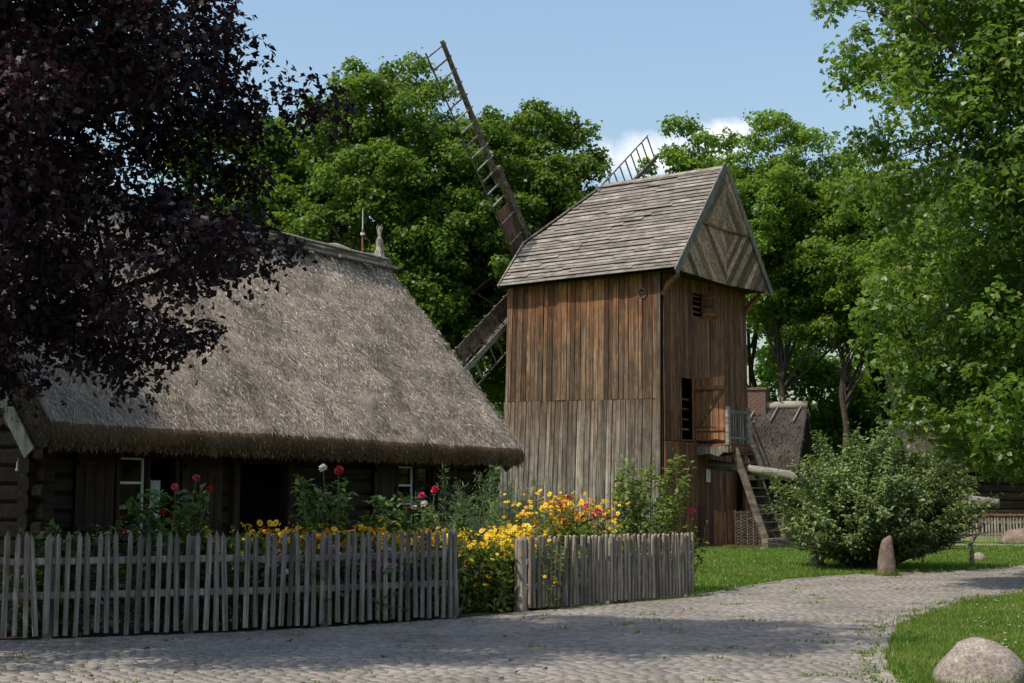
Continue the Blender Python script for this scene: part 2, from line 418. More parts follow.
M['leaf_purple'] = leafy('purple_maple_leaf', [(0.0, (0.009, 0.007, 0.011)), (0.6, (0.014, 0.009, 0.015)), (0.95, (0.021, 0.011, 0.017)), (1.0, (0.050, 0.014, 0.018))], (0.055, 0.007, 0.012), 0.2, 0.5, 0.2)
M['leaf_big'] = leafy('green_maple_leaf', [(0.0, (0.036, 0.080, 0.012)), (0.5, (0.066, 0.120, 0.017)), (0.9, (0.100, 0.150, 0.022)), (1.0, (0.15, 0.155, 0.026))], (0.20, 0.34, 0.025), 0.46, 0.45, patch=(0.35, 0.70, 1.15, None))
M['leaf_lime'] = leafy('light_maple_leaf', [(0.0, (0.052, 0.112, 0.016)), (0.5, (0.090, 0.165, 0.024)), (1.0, (0.145, 0.205, 0.034))], (0.27, 0.44, 0.035), 0.50, 0.45, patch=(0.35, 0.70, 1.15, None))
M['leaf_front'] = leafy('near_maple_leaf', [(0.0, (0.040, 0.090, 0.014)), (0.5, (0.075, 0.145, 0.022)), (0.9, (0.115, 0.185, 0.032)), (1.0, (0.18, 0.20, 0.035))], (0.24, 0.40, 0.03), 0.40, 0.40, 0.35, patch=(0.6, 0.68, 1.15, None))
M['leaf_bush'] = leafy('shrub_leaf', [(0.0, (0.070, 0.118, 0.036)), (0.5, (0.120, 0.185, 0.058)), (0.97, (0.175, 0.245, 0.088)), (1.0, (0.24, 0.14, 0.06))], (0.20, 0.26, 0.05), 0.28, 0.5, 0.35)
M['leaf_far'] = leafy('far_leaf', [(0.0, (0.030, 0.055, 0.014)), (0.5, (0.05, 0.085, 0.02)), (1.0, (0.085, 0.12, 0.030))], (0.12, 0.18, 0.03), 0.3)
M['leaf_garden'] = leafy('garden_leaf', [(0.0, (0.030, 0.062, 0.015)), (0.5, (0.060, 0.110, 0.025)), (1.0, (0.105, 0.160, 0.036))], (0.12, 0.20, 0.03), 0.3)
M['leaf_rose'] = leafy('rose_leaf', [(0.0, (0.06, 0.10, 0.022)), (0.5, (0.10, 0.15, 0.03)), (1.0, (0.16, 0.21, 0.045))], (0.20, 0.28, 0.04), 0.35)
M['leaf_fine'] = leafy('feathery_leaf', [(0.0, (0.05, 0.085, 0.035)), (0.5, (0.085, 0.13, 0.055)), (1.0, (0.13, 0.17, 0.08))], (0.12, 0.18, 0.05), 0.3)
M['grass'] = leafy('grass_blade', [(0.0, (0.060, 0.115, 0.012)), (0.5, (0.105, 0.180, 0.020)), (0.86, (0.150, 0.215, 0.032)), (0.93, (0.28, 0.25, 0.10)), (1.0, (0.34, 0.28, 0.14))], (0.24, 0.40, 0.025), 0.42, patch=(0.9, 0.68, 1.12, (0.20, 0.19, 0.06)))
M['yellow'] = leafy('yellow_petal', [(0.0, (0.62, 0.35, 0.008)), (0.5, (0.74, 0.47, 0.012)), (1.0, (0.80, 0.58, 0.03))], (0.7, 0.48, 0.01), 0.25)
M['orange'] = leafy('orange_petal', [(0.0, (0.50, 0.16, 0.006)), (1.0, (0.68, 0.30, 0.012))], (0.6, 0.22, 0.01), 0.25)
M['cone'] = plain('flower_cone', (0.10, 0.06, 0.015), 0.9)
M['red'] = leafy('red_petal', [(0.0, (0.30, 0.008, 0.02)), (1.0, (0.50, 0.02, 0.05))], (0.5, 0.02, 0.04), 0.2)
M['pink'] = leafy('deep_pink_petal', [(0.0, (0.45, 0.02, 0.12)), (1.0, (0.62, 0.06, 0.20))], (0.6, 0.05, 0.2), 0.25)
M['lilac'] = leafy('lilac_petal', [(0.0, (0.40, 0.16, 0.40)), (1.0, (0.60, 0.34, 0.58))], (0.5, 0.25, 0.5), 0.25)
M['white_p'] = leafy('white_petal', [(0.0, (0.65, 0.62, 0.60)), (1.0, (0.80, 0.78, 0.75))], (0.7, 0.7, 0.65), 0.25)


# ------------------------------------------------------------------ object helpers
def tag(o, label=None, cat=None, group=None, kind=None):
    for k, v in (('label', label), ('category', cat), ('group', group), ('kind', kind)):
        if v:
            o[k] = v
    return o


def empty(name, loc=(0, 0, 0), rz=0.0):
    o = bpy.data.objects.new(name, None)
    COL.objects.link(o)
    o.location = loc
    o.rotation_euler = (0, 0, rz)
    o.empty_display_size = 0.3
    return o


def link(name, me, parent=None):
    o = bpy.data.objects.new(name, me)
    COL.objects.link(o)
    if parent is not None:
        o.parent = parent
    return o


def mesh(name, verts, faces, mat, parent=None, smooth=False):
    me = bpy.data.meshes.new(name)
    me.from_pydata([tuple(v) for v in verts], [], faces)
    if mat is not None:
        me.materials.append(M[mat])
    if smooth:
        me.polygons.foreach_set('use_smooth', [True] * len(me.polygons))
    me.update()
    return link(name, me, parent)


def fast_mesh(name, verts, faces, mat, parent=None, smooth=False):
    """verts (n,3) and faces (m,k) numpy arrays"""
    me = bpy.data.meshes.new(name)
    verts = np.ascontiguousarray(verts, dtype=np.float32)
    faces = np.ascontiguousarray(faces, dtype=np.int32)
    m, k = faces.shape
    me.vertices.add(len(verts))
    me.vertices.foreach_set('co', verts.ravel())
    me.loops.add(m * k)
    me.loops.foreach_set('vertex_index', faces.ravel())
    me.polygons.add(m)
    me.polygons.foreach_set('loop_start', np.arange(0, m * k, k, dtype=np.int32))
    me.polygons.foreach_set('loop_total', np.full(m, k, dtype=np.int32))
    if smooth:
        me.polygons.foreach_set('use_smooth', np.ones(m, dtype=bool))
    me.update(calc_edges=True)
    if mat:
        me.materials.append(M[mat])
    return link(name, me, parent)


class MB:
    """collects shapes for one mesh"""

    def __init__(self):
        self.v, self.f = [], []

    def add(self, verts, faces):
        b = len(self.v)
        self.v += [tuple(x) for x in verts]
        self.f += [tuple(i + b for i in q) for q in faces]
        return self

    def build(self, name, mat, parent=None, smooth=False):
        return mesh(name, self.v, self.f, mat, parent, smooth)


def frame_of(a, b, side):
    a, b, side = Vector(a), Vector(b), Vector(side)
    d = (b - a).normalized()
    s = (side - d * side.dot(d))
    s = s.normalized() if s.length > 1e-6 else d.orthogonal().normalized()
    return a, b, d, s, d.cross(s).normalized()


def bar(a, b, w, t, side=(1, 0, 0), ch=0.12, w2=None, t2=None):
    """chamfered bar from a to b: w along side, t across; returns verts, faces"""
    a, b, d, s, n = frame_of(a, b, side)
    w2, t2 = w2 or w, t2 or t
    vs = []
    for p, ww, tt in ((a, w, t), (b, w2, t2)):
        c = min(ww, tt) * ch
        x, y = ww / 2, tt / 2
        for (i, j) in ((x, y - c), (x - c, y), (-x + c, y), (-x, y - c), (-x, -y + c), (-x + c, -y), (x - c, -y), (x, -y + c)):
            vs.append(p + s * i + n * j)
    fs = [(k, (k + 1) % 8, 8 + (k + 1) % 8, 8 + k) for k in range(8)]
    fs += [tuple(range(7, -1, -1)), tuple(range(8, 16))]
    return vs, fs


def beam(name, a, b, w, t, mat, parent=None, side=(1, 0, 0), ch=0.12, **k):
    return mesh(name, *bar(a, b, w, t, side, ch, **k), mat, parent)


def box(lo, hi):
    x0, y0, z0 = lo
    x1, y1, z1 = hi
    vs = [(x0, y0, z0), (x1, y0, z0), (x1, y1, z0), (x0, y1, z0), (x0, y0, z1), (x1, y0, z1), (x1, y1, z1), (x0, y1, z1)]
    return vs, [(0, 3, 2, 1), (4, 5, 6, 7), (0, 1, 5, 4), (1, 2, 6, 5), (2, 3, 7, 6), (3, 0, 4, 7)]


def tube(pts, radii, n=7, cap=True):
    pts = [Vector(p) for p in pts]
    vs, fs = [], []
    ref = Vector((0.31, 0.17, 0.93))
    for i, p in enumerate(pts):
        d = (pts[min(i + 1, len(pts) - 1)] - pts[max(i - 1, 0)]).normalized()
        s = d.cross(ref)
        if s.length < 0.05:
            s = d.cross(Vector((1, 0, 0)))
        s.normalize()
        u = d.cross(s)
        for k in range(n):
            a = 2 * math.pi * k / n
            vs.append(p + (s * math.cos(a) + u * math.sin(a)) * radii[i])
    for i in range(len(pts) - 1):
        for k in range(n):
            a, b = i * n + k, i * n + (k + 1) % n
            fs.append((a, b, b + n, a + n))
    if cap:
        fs.append(tuple(range(n - 1, -1, -1)))
        fs.append(tuple(range((len(pts) - 1) * n, len(pts) * n)))
    return vs, fs


def prism(poly3, off):
    """extrude a 3D polygon by a vector"""
    off = Vector(off)
    n = len(poly3)
    vs = [Vector(p) for p in poly3] + [Vector(p) + off for p in poly3]
    fs = [tuple(range(n)), tuple(range(2 * n - 1, n - 1, -1))]
    fs += [(k, k + n, (k + 1) % n + n, (k + 1) % n) for k in range(n)]
    return vs, fs


def clip_half(poly, p, nrm):
    """keep the part of a 2D polygon where (q-p).nrm >= 0"""
    out = []
    for i in range(len(poly)):
        a, b = poly[i], poly[(i + 1) % len(poly)]
        da = (a[0] - p[0]) * nrm[0] + (a[1] - p[1]) * nrm[1]
        db = (b[0] - p[0]) * nrm[0] + (b[1] - p[1]) * nrm[1]
        if da >= 0:
            out.append(a)
        if (da >= 0) != (db >= 0):
            t = da / (da - db)
            out.append((a[0] + (b[0] - a[0]) * t, a[1] + (b[1] - a[1]) * t))
    return out


def strips(poly, direction, width, gap, rng):
    """cut a convex 2D polygon into boards running along direction"""
    dx, dy = direction
    l = math.hypot(dx, dy)
    nx, ny = -dy / l, dx / l
    ks = [q[0] * nx + q[1] * ny for q in poly]
    k, out = min(ks), []
    while k < max(ks):
        w = width * rng.uniform(0.8, 1.2)
        s = clip_half(poly, (nx * (k + gap / 2), ny * (k + gap / 2)), (nx, ny))
        if len(s) >= 3:
            s = clip_half(s, (nx * (k + w - gap / 2), ny * (k + w - gap / 2)), (-nx, -ny))
            if len(s) >= 3:
                out.append(s)
        k += w
    return out


# ------------------------------------------------------------------ leaves
def _unit(a):
    return a / np.maximum(np.linalg.norm(a, axis=1, keepdims=True), 1e-9)


def leaf_mesh(name, pos, nrm, size, mat, parent=None, kind='simple', rng=RNG, axis=None, narrow=0.55):
    n = len(pos)
    nrm = _unit(nrm)
    t = _unit(rng.normal(size=(n, 3)) + np.array([0, 0, -0.4])) if axis is None else _unit(axis)
    t = _unit(t - nrm * np.sum(t * nrm, 1, keepdims=True))
    b = np.cross(nrm, t)
    size = np.broadcast_to(np.asarray(size, float), (n,))[:, None]
    if kind == 'simple':
        V = np.empty((n, 4, 3))
        V[:, 0] = pos
        V[:, 1] = pos + size * (0.5 * t + 0.5 * narrow * b + 0.10 * nrm)
        V[:, 2] = pos + size * (1.0 * t - 0.12 * nrm)
        V[:, 3] = pos + size * (0.5 * t - 0.5 * narrow * b + 0.10 * nrm)
        F = np.arange(n)[:, None] * 4 + np.array([0, 1, 2, 3])
        return fast_mesh(name, V.reshape(-1, 3), F, mat, parent)
    lobes = (-1.15, 0.0, 1.15) if kind == 'maple3' else (-1.9, -0.95, 0.0, 0.95, 1.9)
    scl = {3: (0.8, 1.0, 0.8), 5: (0.5, 0.85, 1.0, 0.85, 0.5)}[len(lobes)]
    m = 1 + 3 * len(lobes)
    V = np.empty((n, m, 3))
    c0 = pos + size * 0.25 * t
    V[:, 0] = c0
    faces = []
    for i, (ang, sc) in enumerate(zip(lobes, scl)):
        ca, sa = math.cos(ang), math.sin(ang)
        d = ca * t + sa * b
        e = -sa * t + ca * b
        L = size * 0.72 * sc
        V[:, 1 + 3 * i] = c0 + L * (0.55 * d - 0.30 * e + 0.03 * nrm)
        V[:, 2 + 3 * i] = c0 + L * (1.0 * d - 0.16 * nrm)
        V[:, 3 + 3 * i] = c0 + L * (0.55 * d + 0.30 * e + 0.03 * nrm)
        faces.append([0, 1 + 3 * i, 2 + 3 * i, 3 + 3 * i])
    F = (np.arange(n)[:, None, None] * m + np.array(faces)[None]).reshape(-1, 4)
    return fast_mesh(name, V.reshape(-1, 3), F, mat, parent)


def rand_dirs(n, rng):
    return _unit(rng.normal(size=(n, 3)))


def blob_leaves(blobs, per_r2, rng, sub=9, center=None):
    """blobs (n,4): x y z r -> leaf positions and normals in sub clumps sitting on each blob"""
    P, Nn = [], []
    for x, y, z, r in blobs:
        c = np.array([x, y, z])
        d = rand_dirs(sub, rng)
        d[:, 2] = d[:, 2] * 0.75 + 0.15
        if center is not None:
            d = _unit(d + 0.5 * (c - center) / max(np.linalg.norm(c - center), 1e-6))
        for k in range(sub):
            sr = r * rng.uniform(0.28, 0.52)
            sc = c + d[k] * r * rng.uniform(0.45, 0.95) * np.array([1, 1, 0.8])
            n = max(3, int(per_r2 * sr * sr))
            q = rand_dirs(n, rng)
            q[:, 2] = np.abs(q[:, 2]) * np.where(rng.random(n) < 0.72, 1, -1)
            rad = sr * (0.45 + 0.55 * np.sqrt(rng.random(n)))[:, None]
            rad = np.where(rng.random((n, 1)) < 0.12, rad * rng.uniform(1.2, 1.75, (n, 1)), rad)
            p = sc + q * rad * np.array([1.1, 1.1, 0.85])
            P.append(p)
            Nn.append(q * 0.7 + np.array([0, 0, 0.45]) + rng.normal(size=(n, 3)) * 0.55)
    return np.vstack(P), np.vstack(Nn)


def envelope_blobs(ells, n, r, rng, inner=0.55, keep=None):
    """blob centres spread through the shell of a union of ellipsoids (cx,cy,cz,rx,ry,rz)"""
    out = []
    vol = np.array([e[3] * e[4] + e[4] * e[5] + e[3] * e[5] for e in ells])
    vol = vol / vol.sum()
    tries = 0
    while len(out) < n and tries < n * 60:
        tries += 1
        e = ells[rng.choice(len(ells), p=vol)]
        d = rng.normal(size=3)
        d /= np.linalg.norm(d)
        k = rng.uniform(inner, 1.0)
        p = np.array(e[:3]) + d * np.array(e[3:]) * k
        rr = r * rng.uniform(0.7, 1.3)
        if keep is not None and not keep(p):
            continue
        if any((p[0] - o[0]) ** 2 + (p[1] - o[1]) ** 2 + (p[2] - o[2]) ** 2 < (0.62 * (rr + o[3]) / 2 * 1.2) ** 2 for o in out):
            continue
        out.append((*p, rr))
    return np.array(out)


def bez(a, b, c, k):
    a, b, c = Vector(a), Vector(b), Vector(c)
    return [a * (1 - t) ** 2 + b * 2 * t * (1 - t) + c * t * t for t in [i / k for i in range(k + 1)]]


def limbs_mesh(base, top, r0, blobs, rng, n_limb=9, low=0.35, thin=1.0, lean=None):
    """trunk, limbs and branches reaching the leaf blobs"""
    mb = MB()
    base, top = Vector(base), Vector(top)
    H = (top - base).length
    pts, rad = [], []
    for i in range(9):
        t = i / 8
        p = base.lerp(top, t) + Vector((rng.normal() * 0.02 * H * t, rng.normal() * 0.02 * H * t, 0))
        pts.append(p)
        rad.append(r0 * (1.35 if i == 0 else 1.0 - 0.75 * t))
    mb.add(*tube(pts, rad, 9))
    order = rng.permutation(len(blobs))
    curves = []
    for i in order[:n_limb]:
        c = Vector(blobs[i][:3])
        t = min(0.95, max(low, (c.z - base.z) / H * 0.62 * rng.uniform(0.8, 1.1)))
        s = base.lerp(top, t)
        mid = s.lerp(c, 0.5) + Vector((0, 0, -0.02 * H)) + Vector(rng.normal(size=3) * 0.03 * H)
        b = bez(s, mid, c, 6)
        rr = r0 * (1 - 0.75 * t) * 0.62
        mb.add(*tube(b, [rr * (1 - 0.8 * k / 6) for k in range(7)], 6, False))
        curves.append((b, rr))
    allp = [(p, rr * (1 - 0.8 * k / 6)) for b, rr in curves for k, p in enumerate(b) if k > 0]
    A = np.array([tuple(p) for p, _ in allp])
    for i in order[n_limb:]:
        c = np.array(blobs[i][:3])
        dd = np.linalg.norm(A - c, axis=1) + np.maximum(0, A[:, 2] - c[2]) * 0.7
        j = int(np.argmin(dd))
        p, rr = allp[j]
        cv = Vector(c)
        mid = p.lerp(cv, 0.5) + Vector(rng.normal(size=3) * 0.06 * (cv - p).length)
        r1 = max(0.012 * thin, min(rr * 0.6, 0.05 * thin))
        mb.add(*tube(bez(p, mid, cv, 4), [r1 * (1 - 0.7 * k / 4) for k in range(5)], 5, False))
    return mb


def tree(name, label, base, top, r0, ells, nblob, br, per_r2, leaf, mat, seed, kind='simple', n_limb=9, inner=0.5, sub=9, keep=None, group=None, narrow=0.7, low=0.35, cat='tree', thin=1.0):
    rng = np.random.default_rng(seed)
    root = empty(name, base)
    tag(root, label, cat, group)
    blobs = envelope_blobs(ells, nblob, br, rng, inner, keep)
    B = np.array(base)
    local = blobs.copy()
    local[:, :3] -= B
    cen = np.average(np.array([e[:3] for e in ells]), axis=0) - B
    tr = limbs_mesh((0, 0, -0.15), Vector(top) - Vector(base), r0, local, rng, n_limb, low, thin).build('trunk', 'bark_dark' if 'purple' in name else 'bark', root, True)
    P, Nn = blob_leaves(local, per_r2, rng, sub, cen)
    sz = leaf * rng.uniform(0.65, 1.25, len(P))
    if kind == 'mix':
        h = int(len(P) * (0.72 if 'purple' in name else 0.6))
        i = rng.permutation(len(P))
        leaf_mesh('crown', P[i[:h]], Nn[i[:h]], sz[i[:h]] * 0.98, mat, root, 'simple', rng, narrow=0.62)
        leaf_mesh('crown', P[i[h:]], Nn[i[h:]], sz[i[h:]], mat, root, 'maple3', rng)
    else:
        leaf_mesh('crown', P, Nn, sz, mat, root, kind, rng, narrow=narrow)
    return root


# ================================================================== GROUND AND PATH
def ground_z(x, y):
    return 0.0


tag(mesh('ground', [(-700, -700, -0.004), (700, -700, -0.004), (700, 900, -0.004), (-700, 900, -0.004)], [(0, 1, 2, 3)], 'ground'), kind='structure')

UPPER = [(-14, 12.9), (-9, 14.9), (-5.72, 16.15), (-3.12, 17.2), (-0.73, 19.0), (0.14, 20.15), (1.5, 21.6), (2.91, 23.1), (3.7, 24.7), (4.54, 26.3), (5.3, 27.6), (6.12, 28.6), (7.39, 29.7), (9.06, 30.5), (10.9, 32.2), (12.6, 34.6), (16, 39.5), (22, 48)]
LOWER = [(-14, -8), (3.0, -8), (2.9, 4), (3.05, 9), (3.27, 12.56), (3.63, 14.3), (4.2, 16.28), (4.75, 18.0), (5.41, 19.36), (6.1, 20.8), (6.87, 22.1), (8.66, 24.4), (11.2, 27.0), (15, 31.5), (24, 43)]


def poly_inside(P, x, y):
    x, y = np.asarray(x, float), np.asarray(y, float)
    ins = np.zeros(x.shape, bool)
    n = len(P)
    for i in range(n):
        x0, y0 = P[i]
        x1, y1 = P[(i + 1) % n]
        c = ((y0 > y) != (y1 > y))
        xi = (x1 - x0) * (y - y0) / ((y1 - y0) if y1 != y0 else 1e-9) + x0
        ins ^= c & (x < xi)
    return ins


PATH = UPPER + LOWER[::-1]
path = tag(mesh('path', [(x, y, 0.003) for x, y in PATH], [tuple(range(len(PATH) - 1, -1, -1))], 'joint'), kind='structure')
garden_poly = [(-14, 13.2), (-5.75, 16.35), (-3.15, 17.4), (-0.8, 19.15), (0.1, 20.4), (2.85, 23.3), (3.0, 24.5), (2.2, 32), (-1.5, 30), (-8, 22), (-14, 24)]
tag(mesh('garden_soil', [(x, y, 0.006) for x, y in garden_poly], [tuple(range(len(garden_poly)))], 'soil'), kind='structure')
far_strip = [(6.5, 49.2), (12, 47.6), (18, 46.8), (26, 47.2), (40, 50), (40, 52), (26, 48.9), (18, 48.5), (12, 49.2), (6.5, 50.8)]
tag(mesh('gravel_path', [(x, y, 0.004) for x, y in far_strip], [tuple(range(len(far_strip)))], 'gravel'), kind='structure')


def sett_grid():
    """rows of small stone setts, laid roughly parallel to the garden fence and following the bend"""
    rng = np.random.default_rng(5)
    a = R(9)
    ux, uy = np.array([math.cos(a), math.sin(a)]), np.array([-math.sin(a), math.cos(a)])
    rows = []
    v = 7.5
    while v < 33:
        h = rng.uniform(0.10, 0.112)
        u = -9 + rng.uniform(0, 0.2)
        while u < 17:
            w = rng.uniform(0.12, 0.18)
            rows.append((u + w / 2, v + h / 2, w, h))
            u += w
        v += h
    g = np.array(rows)
    # gentle waviness of the rows
    vv = g[:, 1] + 0.10 * np.sin(g[:, 0] * 0.5 + g[:, 1] * 0.2) + 0.015 * np.sin(g[:, 0] * 2.1 + 1)
    c = g[:, :1] * ux + vv[:, None] * uy
    dep = c[:, 1]
    ok = poly_inside(PATH, c[:, 0], c[:, 1]) & (dep > 10.5) & (dep < 34) & (np.abs(c[:, 0]) < dep * 0.40 + 0.8)
    g, c = g[ok], c[ok]
    # keep clear of the path edge
    return g, c, ux, uy, rng


def build_setts():
    g, c, ux, uy, rng = sett_grid()
    n = len(g)
    gap = rng.uniform(0.004, 0.010, n)
    w, h = (g[:, 2] - gap) / 2, (g[:, 3] - gap) / 2
    top = 0.010 + rng.uniform(-0.002, 0.002, n)
    rot = rng.normal(0, 0.025, n)
    cr, sr = np.cos(rot)[:, None], np.sin(rot)[:, None]
    ax, ay = ux * cr + uy * sr, -ux * sr + uy * cr
    V = np.empty((n, 8, 3))
    tilt = rng.normal(0, 0.004, (n, 2))
    for k, (sx, sy) in enumerate(((-1, -1), (1, -1), (1, 1), (-1, 1))):
        jw = w * rng.uniform(0.96, 1.0, n)
        jh = h * rng.uniform(0.95, 1.0, n)
        for lev in (0, 1):
            f = 1.0 if lev == 0 else 0.97
            xy = c + ax * (sx * jw * f)[:, None] + ay * (sy * jh * f)[:, None]
            V[:, k + 4 * lev, :2] = xy
            V[:, k + 4 * lev, 2] = 0.001 if lev == 0 else top + tilt[:, 0] * sx * w + tilt[:, 1] * sy * h
    F = np.array([[4, 5, 6, 7], [0, 1, 5, 4], [1, 2, 6, 5], [2, 3, 7, 6], [3, 0, 4, 7]])
    # the 300 that show largest: nearest inside the frame
    Y = c[:, 1]
    vpix = 497 + 1.6 * 1422 / Y
    inframe = (np.abs(c[:, 0] / Y * 1422) < 515) & (vpix < 690)
    score = np.where(inframe, -Y, -1e9)
    near = np.argsort(score)[::-1][:300]
    mask = np.zeros(n, bool)
    mask[near] = True
    for i in near:
        ctr = np.array([c[i, 0], c[i, 1], 0.0])
        me = bpy.data.meshes.new('sett')
        me.from_pydata([tuple(p) for p in (V[i] - ctr)], [], [tuple(q) for q in F])
        me.materials.append(M['sett'])
        o = link('sett', me, path)
        o.location = tuple(ctr)
    rest = V[~mask]
    m = len(rest)
    FF = (np.arange(m)[:, None, None] * 8 + F[None]).reshape(-1, 4)
    tag(fast_mesh('sett_paving', rest.reshape(-1, 3), FF, 'sett', path), kind='stuff')


build_setts()


def build_kerb():
    """flush edging stones along the right-hand lawn and along the far lawn edge"""
    rng = np.random.default_rng(8)

    def along(pts, s0, s1, step):
        P = [Vector((x, y, 0)) for x, y in pts]
        acc, out, nxt = 0.0, [], s0
        for i in range(len(P) - 1):
            L = (P[i + 1] - P[i]).length
            while nxt <= acc + L and nxt < s1:
                out.append((P[i].lerp(P[i + 1], (nxt - acc) / L), (P[i + 1] - P[i]).normalized()))
                nxt += step
            acc += L
        return out

    for pts, off, n0 in ((LOWER[2:13], 0.06, 3.2), (UPPER[7:15], 0.07, 0.4)):
        for p, d in along(pts, n0, 60, 0.36):
            s = Vector((d.y, -d.x, 0))
            q = p + s * rng.uniform(-0.02, 0.02)
            hl = rng.uniform(0.15, 0.172)
            z = 0.022 + rng.uniform(0, 0.010)
            o = beam('edging_stone', -d * hl, d * hl, 0.12, 0.09, 'sett', path, s, 0.18)
            o.location = q + Vector((0, 0, z - 0.045))


build_kerb()


# ================================================================== WINDMILL
# local frame: x along the door face, y along the long face towards the sails, z up
def build_windmill():
    rng = random.Random(21)
    root = empty('windmill', (4.67, 44.18, 0), R(53.8))
    tag(root, 'tall brown timber post mill with four lattice sails and a shingled roof', 'windmill')
    W, L, ZE = 5.75, 5.85, 8.75
    # inner carcass: back and sail walls closed, front walls as board skins; keeps the inside dark
    mb = MB()
    mb.add(*box((0.06, L - 0.06, 0), (W - 0.06, L, ZE)))
    mb.add(*box((W - 0.06, 0.06, 0), (W, L, ZE)))
    mb.add(*box((0.12, 0.9, 3.0), (W - 0.1, L - 0.1, 3.1)))
    carc = mb.build('frame', 'dark_in', root)
    tag(carc, kind='stuff')
    beam('corner_post', (0.13, 0.13, 0), (0.13, 0.13, ZE), 0.16, 0.16, 'dark_in', carc)
    # far faces: boards
    for k in range(24):
        y0 = k * L / 24
        beam('plank', (W + 0.03, y0 + L / 48, 0.1), (W + 0.03, y0 + L / 48, ZE - 0.05), L / 24 - 0.015, 0.04, 'mill_right', carc, (0, 1, 0))
    for k in range(24):
        x0 = k * W / 24
        beam('plank', (x0 + W / 48, L + 0.03, 0.1), (x0 + W / 48, L + 0.03, ZE - 0.05), W / 24 - 0.015, 0.04, 'mill_right', carc, (1, 0, 0))
    # long face (x = 0): upper boards over lower boards; the base flares out a little at the sail end
    wall = mesh('wall', *box((0.02, 0.0, 0.05), (0.05, L + 0.02, ZE)), 'dark_in', root)
    y = 0.10
    while y < L - 0.02:
        w = rng.uniform(0.13, 0.22)
        if y + w > L - 0.1:
            w = L + 0.03 - y
        t = y / L
        proud = rng.choice([0.0, 0.012, 0.028]) + rng.uniform(0, 0.006)
        shift = 0.10 + 0.14 * t          # the skin leans towards the sails as it goes down
        zb = 4.655 + 0.13 * t + rng.uniform(-0.006, 0.006)
        a = (-0.02 - proud, y + w / 2 + shift * 0.5, zb)
        b = (-0.02 - proud, y + w / 2, ZE - 0.10 - rng.uniform(0, 0.03))
        beam('plank', a, b, w - rng.uniform(0.006, 0.018), 0.035, 'mill_left', wall, (0, 1, 0), 0.2)
        y += w
    y = 0.06
    while y < L + 0.05:
        w = rng.uniform(0.13, 0.22)
        if y + w > L - 0.05:
            w = L + 0.12 - y
        t = y / L
        proud = rng.choice([0.0, 0.010, 0.022]) + rng.uniform(0, 0.006)
        sh = 0.10 + 0.14 * t
        a = (-0.05 - proud, y + w / 2 + sh * 1.6, 0.05)
        b = (-0.022 - proud, y + w / 2 + sh * 0.5, 4.643 + 0.13 * t + rng.uniform(-0.005, 0.003))
        beam('plank', a, b, w - rng.uniform(0.005, 0.016), 0.035, 'mill_low', wall, (0, 1, 0), 0.2)
        y += w
    beam('corner_board', (-0.06, 0.18, 0.05), (-0.05, 0.06, ZE - 0.12), 0.17, 0.05, 'mill_low', wall, (0, 1, 0))
    beam('corner_board', (-0.03, L + 0.26, 0.05), (-0.02, L + 0.02, ZE - 0.12), 0.10, 0.10, 'mill_low', wall, (0, 1, 0))
    beam('wall_plate', (-0.07, -0.05, ZE - 0.07), (-0.07, L + 0.05, ZE - 0.02), 0.12, 0.14, 'mill_right', wall, (1, 0, 0))
    # round peep hole with a ring
    ring, n = [], 14
    for i in range(n):
        a = 2 * math.pi * i / n
        for rr, xx in ((0.13, -0.085), (0.17, -0.085), (0.17, -0.05), (0.13, -0.05)):
            ring.append((xx, 0.64 + rr * math.cos(a), 8.0 + rr * math.sin(a)))
    fs = []
    for i in range(n):
        j = (i + 1) % n
        for k in range(4):
            fs.append((i * 4 + k, j * 4 + k, j * 4 + (k + 1) % 4, i * 4 + (k + 1) % 4))
    hole = mesh('vent_ring', ring, fs, 'mill_low', wall)
    mesh('vent_opening', [(-0.078, 0.64 + 0.135 * math.cos(2 * math.pi * i / n), 8.0 + 0.135 * math.sin(2 * math.pi * i / n)) for i in range(n)], [tuple(range(n))], 'dark_in', wall)
    beam('vent_bar', (-0.086, 0.52, 8.02), (-0.086, 0.76, 8.0), 0.02, 0.012, 'grey_wood', wall, (0, 0, 1))

    # door face (y = 0): boards with openings, recessed lower right part
    face = mesh('door_wall', *box((0.3, 0.05, 8.4), (W, 0.08, ZE)), 'dark_in', root)
    opens = [(1.90, 2.55, 7.45, 8.20), (1.12, 1.86, 3.42, 5.38), (2.10, 2.68, 0.0, 1.32)]
    edges = sorted({0.05, W} | {e for o in opens for e in o[:2]})
    x_breaks = []
    for e0, e1 in zip(edges[:-1], edges[1:]):
        m_ = max(1, round((e1 - e0) / 0.21))
        xs = [e0 + (e1 - e0) * (i + (rng.uniform(-0.2, 0.2) if 0 < i < m_ else 0)) / m_ for i in range(m_ + 1)]
        x_breaks += list(zip(xs[:-1], xs[1:]))
    for x0, x1 in x_breaks:
        xm = (x0 + x1) / 2
        segs = [[3.38 if xm > 2.1 else 3.36 + rng.uniform(-0.02, 0.02), ZE - 0.06]]
        if xm < 2.66:
            segs.append([0.05, 3.34])
        for ox0, ox1, oz0, oz1 in opens:
            if ox0 < xm < ox1:
                new = []
                for s0, s1 in segs:
                    if oz1 <= s0 or oz0 >= s1:
                        new.append([s0, s1])
                    else:
                        if oz0 - s0 > 0.03:
                            new.append([s0, oz0])
                        if s1 - oz1 > 0.03:
                            new.append([oz1, s1])
                segs = new
        for s0, s1 in segs:
            pr = rng.choice([0, 0.012, 0.024]) + (0.02 if s1 < 3.4 else 0)
            beam('plank', (xm, -0.015 - pr, s0), (xm, -0.015 - pr, s1), x1 - x0 - rng.uniform(0.006, 0.016), 0.035, 'mill_right', face, (1, 0, 0), 0.2)
    # recessed boards under the platform, right of the low door
    x = 2.78
